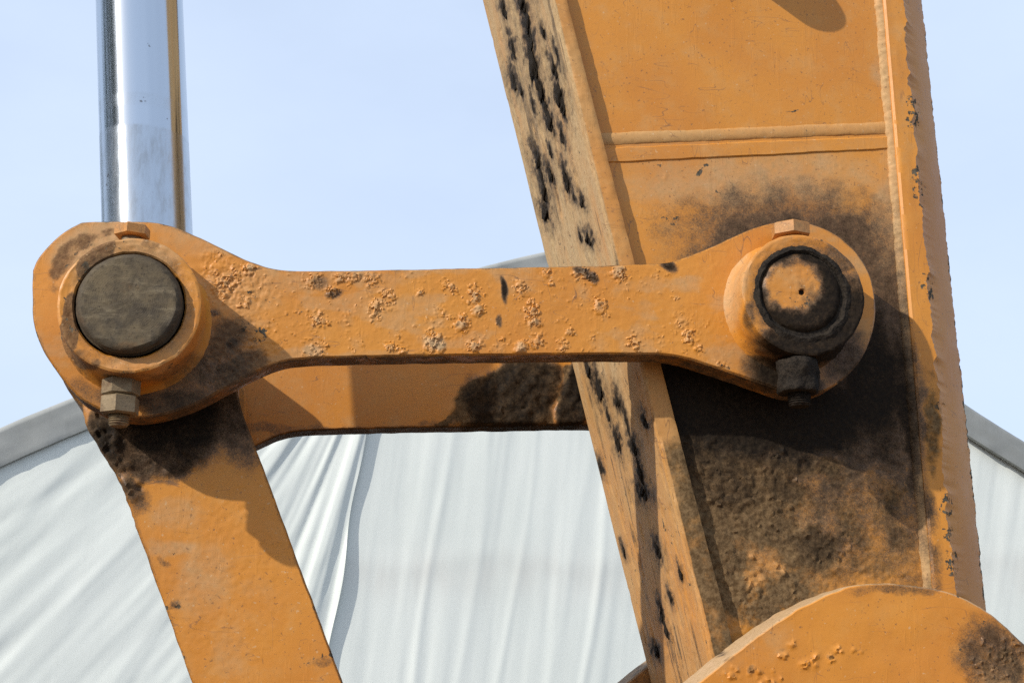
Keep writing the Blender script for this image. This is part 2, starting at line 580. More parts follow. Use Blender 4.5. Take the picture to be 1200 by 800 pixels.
def m_chrome():
    n = NT('polished_chrome')
    sp = n.t.nodes.new('ShaderNodeSeparateXYZ'); n.l(n.pos, sp.inputs[0])
    z = sp.outputs[2]
    streak = n.noise(30, 4, .6, stretch=(1.5, 1.5, .05))
    scr = n.noise(160, 4, .7, stretch=(1, 1, .25), rot=(.5, .3, 0))
    zb = ROD_BAND
    band = n.mr(n.math('ADD', z, n.math('MULTIPLY', streak, .004)), zb + .002, zb + .0055, 1, 0)
    band2 = n.math('MULTIPLY', n.mr(z, zb + .018, zb + .021), n.mr(z, zb + .030, zb + .033, 1, 0))
    wipe = n.math('MAXIMUM', band, n.math('MULTIPLY', band2, .35))
    rough = n.math('ADD', n.math('ADD', .13, n.math('MULTIPLY', n.mr(streak, .4, .8), .05)), n.math('MULTIPLY', wipe, n.mr(scr, .3, .7, .06, .18)))
    col = n.mix(n.math('MULTIPLY', wipe, n.mr(scr, .45, .7, .10, .45)), (0.53, 0.58, 0.635), (0.43, 0.44, 0.445))
    pit = n.mr(n.noise(150, 2, .5), .74, .77)
    col = n.mix(n.math('MULTIPLY', pit, .7), col, (0.14, 0.12, 0.11))
    tg = n.t.nodes.new('ShaderNodeTangent'); tg.direction_type = 'RADIAL'; tg.axis = 'Z'
    n.l(tg.outputs[0], n.b.inputs['Tangent'])
    n.b.inputs['Anisotropic'].default_value = .85
    n.b.inputs['Anisotropic Rotation'].default_value = ROD_ANISO
    return n.set(color=col, metal=1.0, rough=rough, normal=n.bump(scr, n.math('MULTIPLY', wipe, .06), .0005))

def m_fabric(name, c0, c1, stain, scale=1.0):
    n = NT(name)
    a = n.noise(.7 * scale, 5, .6); b = n.noise(6 * scale, 4, .6, stretch=(1, 1, .25)); f = n.noise(60, 3, .6)
    c = n.mix(n.mr(a, .35, .7), c0, c1)
    c = n.mix(n.mr(b, .5, .8, 0, .30), c, stain)
    w = n.attr('stain').outputs['Fac']
    c = n.mix(n.math('MULTIPLY', w, n.mr(b, .25, .7, .25, .9)), c, (0.66, 0.60, 0.54))
    return n.set(color=c, rough=.62, normal=n.bump(n.mix(.15, b, f), .07, .02), spec=.3)
M_TENT = m_fabric('white_vinyl_fabric', (0.785, 0.81, 0.745), (0.83, 0.85, 0.785), (0.71, 0.73, 0.675))
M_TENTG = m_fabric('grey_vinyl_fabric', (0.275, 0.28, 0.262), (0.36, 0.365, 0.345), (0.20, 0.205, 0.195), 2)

def m_ground():
    n = NT('packed_gravel')
    a = n.noise(.15, 6, .6); b = n.noise(6, 8, .7); v = n.voro(30)
    c = n.mix(n.mr(a, .35, .65), (0.085, 0.07, 0.052), (0.12, 0.10, 0.078))
    c = n.mix(n.mr(b, .35, .7), c, (0.06, 0.05, 0.04))
    c = n.mix(n.mr(v, .0, .5, .5, 0), c, (0.15, 0.135, 0.115))
    return n.set(color=c, rough=.95, normal=n.bump(n.mix(.5, b, v), .8, .03), spec=.2)
M_GROUND = m_ground()

# ------------------------------------------------------------------ ground
def build_ground():
    n = 40
    r = np.array([-600, -250, -120, -60, -30, -15, -8] + list(np.linspace(-5, 9, 57)) + [13, 20, 35, 60, 120, 250, 600.])
    X, Y = np.meshgrid(r, r)
    Z = (fbm(X * .8, Y * .8, 3, 4) - .5) * .05 - .025
    V = np.stack([X.ravel(), Y.ravel(), Z.ravel()], 1)
    m = len(r)
    F = [(j * m + i, j * m + i + 1, (j + 1) * m + i + 1, (j + 1) * m + i) for j in range(m - 1) for i in range(m - 1)]
    tag(link('ground', mesh_of('ground', V, F, sharp=None), M_GROUND), 'packed dark gravel yard under the excavator bucket', 'ground', kind='structure')
build_ground()

# ------------------------------------------------------------------ tent far behind
def build_tent():
    al = math.radians(10.0)
    wd = np.array([math.cos(al), math.sin(al), 0]); nn = np.array([math.sin(al), -math.cos(al), 0])  # towards camera
    O = np.array([1.0, 12.5, 0.0])
    def onwall(px, py):
        d = ray(px, py)
        t = ((O - CAM) @ nn) / (d @ nn)
        P = CAM + d * t[..., None]
        return (P - O) @ wd, P[..., 2]
    T = np.array([(-420, 775), (-300, 668), (-160, 580), (0, 502), (85, 467), (220, 417), (340, 378), (460, 343), (580, 310), (640, 296),
                  (720, 281), (800, 277), (880, 299), (960, 346), (1040, 408), (1132, 479), (1197, 519), (1320, 596), (1440, 690)], float)
    sT, zT = onwall(T[:, 0], T[:, 1])
    dens = np.linspace(sT[0], sT[-1], 260)
    # smooth the traced arch
    zt = np.interp(dens, sT, zT)
    k = np.ones(9) / 9
    zs = np.convolve(np.pad(zt, 4, mode='reflect', reflect_type='odd'), k, 'valid')
    root = thing('fabric_tent', 'large white vinyl tent hall with grey arched roof edge behind the machinery', 'tent', tuple(O))
    def top(s): return np.interp(s, dens, zs)
    def W(s, z, off): return O + wd * s[:, None] + np.array([0, 0, 1.0]) * z[:, None] + nn * off[:, None]
    def panel(name, sfun, s0, s1, ns, nz, offfun, stain=None):
        u = np.linspace(0, 1, ns); v = np.linspace(0, 1, nz)
        U, Vv = np.meshgrid(u, v)
        U = U.ravel(); Vv = Vv.ravel()
        s = s0 + (s1 - s0) * U
        z = Vv * (top(s) - .08)
        if sfun is not None:
            s = sfun(s, z, U)
            z = np.minimum(z, top(s) - .08)
        P0 = W(s, z, np.zeros_like(s))
        px, py = proj(P0)
        P = W(s, z, offfun(px, py, s, z))
        F = [(j * ns + i, j * ns + i + 1, (j + 1) * ns + i + 1, (j + 1) * ns + i) for j in range(nz - 1) for i in range(ns - 1)]
        me = mesh_of(name, P, F, sharp=None)
        if stain is not None:
            a = me.attributes.new('stain', 'FLOAT', 'POINT')
            a.data.foreach_set('value', stain(px, py).astype(np.float32))
        return link(name, me, M_TENT, root)
    def wall_off(px, py, s, z):
        lean = px + (py - 650) * .13
        o = (fbm(lean * .022, py * .0016, 4, 3) - .5) * .022
        o += (fbm(lean * .075, py * .004 + 3, 8, 3) - .5) * .007
        for (x, a, w) in ((508, .028, 5), (607, .022, 4), (700, .034, 5), (556, .012, 4), (655, .012, 6)):
            xx = lean + 6 * np.sin(py * .012 + x)
            o += .22 * a * np.exp(-((xx - x) / w) ** 2) * (.4 + fbm(py * .01, px * 0 + x, 3))
        o += .003 * np.exp(-((py - 655 - 8 * np.sin(px * .03)) / 14) ** 2)
        return o
    def wstain(px, py):
        return .5 * np.exp(-((py - 672) / 30.0) ** 2) * (.2 + .8 * fbm(px * .02, py * .02, 2))
    sA, _ = onwall(np.array([300.]), np.array([600.]))
    panel('end_wall', None, sA[0], sT[-1], 420, 150, wall_off, wstain)
    b0, z0 = onwall(np.array([427., 392.]), np.array([505., 720.]))
    def flap_s(s, z, U):
        edge = b0[0] + (b0[1] - b0[0]) * (z - z0[0]) / (z0[1] - z0[0]) + .015 * np.sin(z * 5)
        return sT[0] + (edge - sT[0]) * U
    def flap_off(px, py, s, z):
        # folds fan out from the tied corner near the edge
        cx, cy = 470., 330.
        ang = np.arctan2(py - cy, cx - px)
        dist = np.hypot(px - cx, py - cy)
        amp = np.exp(-((px - 395) / 95.0) ** 2) * .9 + .30
        o = (fbm(ang * 17, dist * .0022, 12, 2) - .5) * .046 * amp
        o += (fbm(ang * 40, dist * .004, 15, 2) - .5) * .016 * amp
        r = px * .72 + py * .69; q = -px * .69 + py * .72
        o += (fbm(r * .026 + 2, q * .0035, 21, 3) - .5) * .030 * (1 - .6 * amp)
        edge = b0[0] + (b0[1] - b0[0]) * (z - z0[0]) / (z0[1] - z0[0])
        e = np.clip((edge - s) / .10, 0, 1)
        return .045 + o * np.clip((top(s) - .3 - z) / .35, .15, 1) + .02 * (1 - e) ** 2
    panel('end_flap', flap_s, sT[0], b0[0], 300, 150, flap_off, lambda px, py: 0 * px)
    # grey roof edge and roof sheet
    tn = np.stack([np.gradient(dens), np.gradient(zs)], 1); tn /= np.hypot(tn[:, 0], tn[:, 1])[:, None]
    nin = np.stack([tn[:, 1], -tn[:, 0]], 1)
    V = []
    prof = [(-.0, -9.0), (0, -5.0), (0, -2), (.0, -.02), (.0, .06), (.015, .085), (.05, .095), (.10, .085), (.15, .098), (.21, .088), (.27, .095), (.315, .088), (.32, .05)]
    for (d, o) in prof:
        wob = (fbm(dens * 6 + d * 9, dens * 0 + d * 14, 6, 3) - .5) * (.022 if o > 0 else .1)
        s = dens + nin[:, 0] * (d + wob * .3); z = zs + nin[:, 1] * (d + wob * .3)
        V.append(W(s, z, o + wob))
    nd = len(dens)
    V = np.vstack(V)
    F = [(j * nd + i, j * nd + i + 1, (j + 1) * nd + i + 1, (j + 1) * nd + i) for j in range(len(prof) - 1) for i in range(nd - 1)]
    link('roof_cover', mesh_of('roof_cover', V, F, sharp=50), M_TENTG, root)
build_tent()

# ------------------------------------------------------------------ shared linkage geometry
Y_LINK = 0.0; T_LINK = 0.026
Y_FAR = 0.284
Y_COL = -0.048                       # front of the pin collars
Y_FL = 0.036                         # near edge of the arm flange
Y_SIDE = 0.0465                      # arm side plate
LINK_PX = [(96, 260), (110, 259), (172, 259), (202, 264), (232, 277), (262, 292), (290, 305), (312, 313), (335, 317), (362, 317.5),
           (560, 314), (775, 309.5), (800, 303), (832, 290), (870, 272), (903, 260.5), (925, 258.5), (950, 261), (976, 271), (998, 288),
           (1014, 308), (1024, 332), (1027, 358), (1025, 385), (1016, 410), (1002, 432), (984, 449), (965, 459), (943, 463), (918, 459),
           (884, 446), (848, 434), (812, 422), (785, 416), (760, 414.5), (560, 416), (400, 418.5), (356, 420), (332, 423.5), (310, 431),
           (288, 442), (264, 455), (240, 468), (215, 479), (190, 486.5), (165, 490), (140, 488), (116, 480), (96, 469), (80, 453),
           (62, 429), (48, 406), (40, 386), (37.5, 360), (38, 316), (45, 301), (60, 284), (76, 270)]
Y_COR = -.037
PL = at(152, 357, Y_COL); PRt = at(942, 345, Y_COR)           # pin axes (left, right)
def mpp(px, py, Y): return float(np.linalg.norm(at(px + 1, py, Y) - at(px, py, Y)))
R_CL = 85.5 * mpp(152, 357, Y_COL); R_PL = 63.0 * mpp(152, 357, Y_COL)
R_CR = 71.5 * mpp(942, 345, Y_COR); R_PR = 48.5 * mpp(937, 340, Y_COR)
LINK_XZ = px_outline([q for q in LINK_PX for _ in range(2 if q[0] < 97 and 250 < q[1] < 320 and q in ((96, 260), (38, 316)) else 1)], Y_LINK, 2)

CRUST = [(367, 326, 14), (390, 342, 9), (415, 322, 14), (437, 329, 13), (441, 361, 14), (453, 349, 12), (437, 375, 9), (483, 324, 6), (493, 343, 5),
         (528, 336, 12), (556, 345, 13), (560, 362, 10), (521, 371, 14), (406, 378, 13), (373, 375, 13), (367, 408, 18), (418, 403, 14), (464, 392, 11),
         (457, 408, 8), (509, 401, 16), (556, 405, 11), (584, 408, 13), (623, 364, 14), (630, 402, 13), (609, 338, 13), (541, 378, 11),
         (681, 319, 12), (694, 325, 9), (726, 319, 12), (783, 311, 9), (627, 376, 10), (684, 343, 13), (703, 358, 11), (708, 370, 10),
         (700, 402, 16), (774, 402, 12), (792, 349, 6), (798, 378, 14), (807, 394, 11), (768, 323, 6), (646, 334, 5), (660, 406, 12), (668, 388, 8),
         (742, 404, 12), (259, 299, 9), (262, 336, 14), (289, 346, 14), (292, 313, 10), (276, 326, 14), (285, 358, 12), (250, 320, 10),
         (640, 316, 8), (500, 316, 8), (470, 410, 10), (610, 408, 10), (820, 408, 9), (845, 428, 9), (398, 326, 8)]
random.seed(11)
CRW = [random.choice((.35, .5, .7, .9, 1.1, 1.25)) for _ in CRUST]
LUMPS = []
for (cx, cy, r) in CRUST:
    for k in range(int(2 + r * .75 * CRW[CRUST.index((cx, cy, r))])):
        a = random.uniform(0, 6.283); d = r * random.random() ** .75
        x, y = cx + math.cos(a) * d * .9, cy + math.sin(a) * d * 1.05
        LUMPS.append((x, y, random.uniform(.9, 2.6) * (1.5 if random.random() < .10 else .9)))
for k in range(900):
    x = random.uniform(235, 860); y = random.uniform(316, 416)
    if fbm(np.array([x * .012]), np.array([y * .03]), 91, 3)[0] > .44:
        LUMPS.append((x, y, random.uniform(.8, 1.8)))
for k in range(60):
    LUMPS.append((random.uniform(48, 330), random.uniform(265, 480), random.uniform(1.0, 2.0)))

def link_relief(px, py):
    h = np.zeros_like(px)
    wx = px + 3.0 * (fbm(px * .55, py * .55, 51, 2) - .5) * 2
    wy = py + 3.0 * (fbm(px * .55, py * .55, 57, 2) - .5) * 2
    mask = np.zeros_like(px)
    for (cx, cy, r), cw in zip(CRUST, CRW):
        mask = np.maximum(mask, cw * np.exp(-((px - cx) ** 2 + ((py - cy) * .95) ** 2) / (r * .95) ** 2))
    f = fbm(px * .20, py * .24, 71, 4, .66)
    flake = sstep(.53, .60, f + .30 * (mask - .62))
    h += flake * mask * (.0003 + .0021 * fbm(px * .33, py * .33, 73, 3, .62))
    for (x, y, r) in LUMPS:
        m = (np.abs(px - x) < r + 4) & (np.abs(py - y) < r + 4)
        if not m.any(): continue
        d = np.hypot(wx[m] - x, (wy[m] - y) * 1.1) / r
        h[m] = np.maximum(h[m], (1 - sstep(.2, 1.15, d)) * r * .00034)
    h += (fbm(px * .02, py * .02, 7, 3) - .5) * .0004
    h += (fbm(px * .16, py * .16, 9, 3) - .5) * .00035
    # rough cratered paint right of the left collar
    q = blobs(px, py, [(268, 330, 48, 30, 20, 1.0), (280, 420, 50, 40, -25, .8), (110, 300, 60, 28, -35, .8)], 5)
    h += q * (fbm(px * .22, py * .22, 33, 3) - .42) * .0019
    return h

def link_dust(px, py):
    v = 0.10 + .30 * sstep(.45, .7, fbm(px * .02, py * .045, 95, 4))
    mask = np.zeros_like(px)
    for (cx, cy, r), cw in zip(CRUST, CRW):
        mask = np.maximum(mask, cw * np.exp(-((px - cx) ** 2 + ((py - cy) * .95) ** 2) / (r * .95) ** 2))
    v = np.maximum(v, mask * .52 * sstep(.50, .58, fbm(px * .20, py * .24, 71, 4, .66) + .30 * (mask - .62)))
    for (cx, cy, r) in CRUST:
        v = np.maximum(v, .34 * np.exp(-((px - cx) ** 2 + (py - cy) ** 2) / (r * 1.0) ** 2))
    v = np.maximum(v, blobs(px, py, [(110, 285, 60, 30, -35, .62), (215, 285, 40, 16, 25, .35), (509, 401, 14, 10, 0, .75), (367, 410, 18, 9, 0, .6), (285, 345, 55, 36, 0, .38),
                                     (340, 330, 60, 16, 5, .4), (860, 340, 24, 60, 10, .25), (420, 325, 60, 10, 0, .4)], 9))
    return v

LINK_SPEC = dict(
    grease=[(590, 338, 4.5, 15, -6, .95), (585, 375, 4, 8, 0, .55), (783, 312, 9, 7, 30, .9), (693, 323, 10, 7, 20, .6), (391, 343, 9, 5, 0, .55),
            (680, 315, 9, 4, 0, .6), (908, 432, 34, 26, 15, 1.0), (990, 420, 26, 34, 35, .65), (930, 452, 40, 12, 0, .9), (378, 328, 9, 9, 0, .35),  # grease at the right nut also paints in that collar's lower-left shadow
            (272, 404, 9, 8, 0, .6), (248, 363, 8, 6, 0, .5), (236, 372, 4, 4, 0, .6), (150, 462, 48, 18, 0, .6), (235, 450, 75, 34, -28, .55), (262, 400, 40, 30, 0, .36), (96, 455, 12, 18, -40, .4), (44, 405, 6, 10, 0, .5)],  # wide blobs below the left collar paint its shade darker, over small grease spots
    dust=link_dust,
    chip=[(298, 388, 20, 16, 20, .42), (305, 350, 24, 16, -15, .34), (345, 360, 22, 14, 0, .30), (330, 400, 16, 9, 0, .25), (100, 290, 60, 16, -38, .28), (840, 430, 30, 6, 15, .35), (368, 410, 20, 8, 0, .28)],
    rust=[(98, 286, 34, 11, -38, .62), (128, 271, 22, 9, -10, .55), (256, 398, 50, 36, -10, .60), (285, 432, 46, 22, -28, .62), (200, 470, 60, 16, -12, .60), (80, 300, 40, 14, -50, .60), (60, 330, 12, 30, 0, .42), (990, 425, 22, 16, -30, .5), (215, 468, 40, 14, -20, .5), (272, 345, 26, 20, 10, .36)],  # wide brown blobs lower right of the left collar deepen its shade
    soil=[(509, 402, 12, 8, 0, .35), (367, 411, 16, 7, 0, .34)],
    edge=(.30, .42, .12), edge_rust=.55, warp=7.0)

def fine_fn(x, z):
    px, py = proj(np.stack([x, np.zeros_like(x), z], 1))
    return (px > 236) & (px < 862)

def bolt(parent, px, py_top, py_headbot, py_list, y, rpx, mat, W5, lump=0.0, seed=1):
    """retaining bolt standing through a collar: head on top, nuts and thread end below"""
    m = mpp(px, py_top, y)
    root = None
    top = at(px, py_top, y); hb = at(px, py_headbot, y)
    x, z = top[0], top[2]
    zt = z; zend = at(px, py_list[-1][1], y)[2]
    sh = lathe('retaining_bolt', [(rpx * .46 * m, 0)] + [(rpx * (.58 if k % 2 else .50) * m, .0010 + k * .0009) for k in range(24)] + [(rpx * .56 * m, .024), (rpx * .56 * m, zt - zend - .004), (rpx * .5 * m, zt - zend - .002)],
               (x, y, zend), (0, 0, 1), mat, parent, seg=24, W5=W5)
    hexprism('bolt_head', (x, y, hb[2]), rpx * m, top[2] - hb[2], .35, M_PAINT, sh, (.22, .42, .14, .32, .15))
    for i, (a, b) in enumerate(py_list[:-1]):
        za = at(px, a, y)[2]; zb = at(px, b, y)[2]
        hexprism('nut', (x, y, zb), rpx * m * (1.06 if i else 1.03), za - zb - .0004, .15 + .28 * i, mat, sh, W5, lump=lump, seed=seed + i)
    return sh

def collar(name, c, rc, rb, y0, y1, parent, spec, seed, rough=.0006):
    """boss ring welded on a link: bore, chamfered face, outer wall with weld fillet (h grows away from the viewer)"""
    d = y1 - y0
    s = 1 if d > 0 else -1
    prof = [(rb, abs(d)), (rb, .002), (rb + .0012, .0006)] + rings(rb + .0012, .0006, rc - .0022, 0, 12) + [(rc - .0006, .0008), (rc, .0028)]
    prof += rings(rc, .0028, rc + .0005, abs(d) - .010, 7) + [(rc + .0016, abs(d) - .006), (rc + .0042, abs(d) - .0025), (rc + .0075, abs(d) + .001)]
    return lathe(name, prof, (c[0], y0, c[2]), (0, s, 0), M_PAINT, parent, seg=144, spec=spec, seed=seed, rough=rough)

def build_near_link():
    root = thing('guide_link', 'orange dog-bone guide link crusted with mud in front of the chrome rod and arm', 'link', (float(PL[0]), 0, float(PL[2])))
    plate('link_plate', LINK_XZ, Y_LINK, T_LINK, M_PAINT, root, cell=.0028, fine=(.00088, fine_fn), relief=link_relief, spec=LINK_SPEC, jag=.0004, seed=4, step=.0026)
    spL = dict(grease=[(150, 445, 70, 8, 0, .35), (215, 440, 30, 20, -40, .4), (152, 357, 68, 66, 0, .42), (100, 445, 34, 14, 40, .35)],
               dust=[.10, (150, 290, 90, 26, 0, .45), (215, 400, 40, 40, 0, .3), (165, 430, 60, 16, 0, .42), (95, 340, 20, 60, 0, .3)],
               chip=[.06, (110, 310, 40, 16, -50, .35), (180, 432, 50, 12, 0, .30), (82, 380, 14, 40, 0, .3), (230, 330, 10, 60, 0, .26), (150, 276, 60, 6, 0, .3)],
               rust=[(112, 301, 34, 15, -48, .95), (80, 385, 12, 46, 8, .85), (178, 285, 14, 6, 10, .5), (228, 345, 6, 30, 0, .36), (140, 281, 16, 8, 0, .4), (100, 420, 22, 12, 45, .6), (200, 300, 16, 8, 30, .35)],
               warp=6.0, soft=.4)
    collar('collar', PL, R_CL, R_PL + .0016, Y_COL, Y_LINK + .002, root, spL, 5, .0008)
    spR = dict(grease=[(985, 380, 52, 60, 25, 1.0), (945, 405, 60, 26, 4, 1.0), (942, 346, 58, 56, 0, .72), (985, 300, 26, 22, 0, .55), (895, 432, 34, 16, 0, .8), (880, 372, 10, 18, 0, .5)],
               dust=[.12, (858, 330, 22, 60, 8, .55), (900, 285, 50, 14, -25, .3)], chip=[(1000, 350, 20, 30, 0, .3), (955, 275, 30, 8, 0, .2)], rust=[(1003, 400, 14, 40, 10, .45)], warp=7.0, soft=.4)
    collar('collar', PRt, R_CR, R_PR + .0032, Y_COR, Y_LINK + .002, root, spR, 8, .0009)
    rg_ = R_PR - .0005
    prg = [(rg_, .004), (rg_ + .0006, .0012)] + rings(rg_ + .0006, .0012, rg_ + .0026, -.0008, 3) + rings(rg_ + .0026, -.0008, rg_ + .0052, .0002, 4) + [(rg_ + .0085, .0022)]
    lathe('grease_ring', prg, (PRt[0] - .0006, Y_COR - .0004, PRt[2] + .0004), (0, 1, 0), M_GREASE, root, seg=140, seed=77, rough=.0016)
    yb = -.024
    bolt(root, 155.5, 265.5, 279, [(444, 464.5), (464.5, 487), (487, 500)], yb, 21.5, M_BOLT, (.12, .3, 0, .3, .1), seed=2)
    bolt(root, 926, 263.5, 279, [(421, 461), (461, 476)], -.019, 22.5, M_GREASE, (1, 0, 0, 0, 0), lump=.0042, seed=7)
    return root
near = build_near_link()

def build_far_link():
    root = thing('guide_link', 'clean-faced orange guide link on the far side of the arm with one dark mud patch', 'link', (float(PL[0]), Y_FAR, float(PL[2])))
    spec = dict(grease=[(598, 470, 58, 42, -20, .85), (628, 445, 30, 26, 0, .75), (672, 470, 16, 50, 8, .9), (510, 500, 26, 12, -20, .35), (320, 500, 60, 8, 0, .3)],
                dust=[.20, (430, 470, 160, 40, 0, .26)], chip=[(400, 465, 120, 30, 0, .10)], rust=[(640, 440, 30, 20, 0, .2)],
                soil=[(585, 472, 60, 40, -20, .85), (630, 448, 34, 36, 0, .7), (635, 495, 22, 18, 0, .8), (672, 460, 14, 50, 8, .9), (515, 497, 22, 9, -30, .6)], edge=(.2, .7, .1), warp=12.0, soft=.25)
    def rel(px, py):
        q = blobs(px, py, [(590, 472, 56, 38, -20, 1.0), (628, 448, 30, 30, 0, .8), (672, 465, 12, 50, 8, .8), (632, 497, 20, 16, 0, .8)], 6, soft=.25, warp=12)
        return q * (fbm(px * .12, py * .12, 4, 4)) * .006
    plate('link_plate', LINK_XZ, Y_FAR, T_LINK, M_PAINT, root, cell=.0026, relief=rel, spec=spec, jag=.0006, seed=9, step=.004)
    cs = dict(grease=[.3], dust=[.2])
    collar('collar', PL, R_CL, R_PL + .0012, Y_FAR + .074, Y_FAR + .024, root, cs, 15)
    collar('collar', PRt, R_CR, R_PR + .0012, Y_FAR + .074, Y_FAR + .024, root, cs, 18)
build_far_link()

# ------------------------------------------------------------------ pins
def build_pins():
    r = R_PL
    pr = [(0, 0)] + rings(0, 0, r - .0045, -.0002, 10) + [(r - .0022, .0012), (r - .0005, .0045), (r - .0016, .0060), (r - .0016, .0085), (r, .0095), (r, .425)]
    p = lathe('link_pin', pr, (PL[0], Y_COL - .0075, PL[2]), (0, 1, 0), m_pinface(float(PL[0]), float(PL[2]), R_PL), None, seg=96, seed=21, rough=.0006)
    tag(p, 'brown oxidised steel pin end in the collar below the chrome rod', 'pin')
    r = R_PR
    C = at(938, 341, Y_COL - .003)
    spec = dict(grease=lambda px, py: np.clip(sstep(21, 45, np.hypot((px - 929) / 1.0, (py - 335) * 1.05) + 16 * (fbm(px * .09, py * .09, 3) - .5)) * 1.15, .10, 1),
                dust=[.30], rust=[(950, 345, 24, 26, 0, .46)], chip=[(945, 350, 20, 20, 0, .30)])
    pr = [(.0022, .012), (.0024, .0012), (.0029, .0002)] + rings(.0029, .0002, r - .006, 0, 16) + [(r - .003, .0014), (r - .001, .004), (r - .003, .0052), (r - .003, .008), (r, .009), (r, .42)]
    p = lathe('link_pin', pr, (PRt[0] - .0018, Y_COR - .0012, PRt[2] + .0018), (0, 1, 0), M_PAINT, None, seg=96, spec=spec, seed=24, rough=.0005)
    tag(p, 'orange painted pin end ringed with black grease, small grease hole in its centre', 'pin')
build_pins()

# caked grease round the right collar face (real relief)
def lump_mesh(seed, stretch=(1, 1, 1), point=0.0, sub=3, amp=.5):
    bm = bmesh.new()
    bmesh.ops.create_icosphere(bm, subdivisions=sub, radius=1)
    rnd = random.Random(seed)
    ox, oy = rnd.uniform(0, 50), rnd.uniform(0, 50)
    for v in bm.verts:
        c = v.co
        n = float(fbm(np.array([c.x * 1.6 + c.y * .9 + ox]), np.array([c.z * 1.6 + c.y * 1.1 + oy]), seed, 3)[0])
        n2 = float(fbm(np.array([c.x * 5 + oy]), np.array([c.z * 5 + c.y * 4 + ox]), seed + 3, 2)[0])
        s = 1 + amp * (n - .5) * 2 + .22 * (n2 - .5) * 2
        t = max(0.0, c.z)
        s2 = 1 - point * t
        v.co = Vector((c.x * s * s2 * stretch[0], c.y * s * s2 * stretch[1], c.z * s * stretch[2]))
    me = bpy.data.meshes.new('lump')
    bm.to_mesh(me); bm.free()
    me.polygons.foreach_set('use_smooth', [True] * len(me.polygons))
    return me

# ------------------------------------------------------------------ chrome cylinder rod
Y_MID = 0.128
ra = at(163.5, 0, Y_MID); rb_ = at(172.5, 262, Y_MID)
ROD_BAND = float(at(172, 168, Y_MID)[2])
ROD_ANISO = .25
ROD_R = 0.5 * (50.8 * mpp(163, 0, Y_MID) + 53.2 * mpp(172, 262, Y_MID))
M_CHROME = m_chrome()
def build_rod():
    d = (ra - rb_) / np.linalg.norm(ra - rb_)
    base = rb_ + d * (-(rb_[2] - PL[2]) / d[2])            # foot of the rod at the pin's height
    root = thing('hydraulic_cylinder', 'polished chrome cylinder rod rising behind the round end of the link', 'hydraulic cylinder', tuple(base))
    lathe('rod', [(ROD_R, .06), (ROD_R, .4), (ROD_R, .8)], base, d, M_CHROME, root, seg=128)
    e = lathe('rod_eye', [(R_PL + .001, 0), (.066, 0), (.070, .004), (.070, .116), (.066, .12), (R_PL + .001, .12)], (PL[0], Y_MID - .06, PL[2]), (0, 1, 0), M_PAINT, root, seg=64, W5=(.55, .2, .1, .2, .3))
    b = lathe('barrel', [(ROD_R, .74), (.050, .74), (.053, .745), (.053, .80), (.047, .81), (.047, 1.75), (.02, 1.78)], base, d, M_PAINT, root, seg=64, W5=(.05, .15, .05, .05, 0))
build_rod()

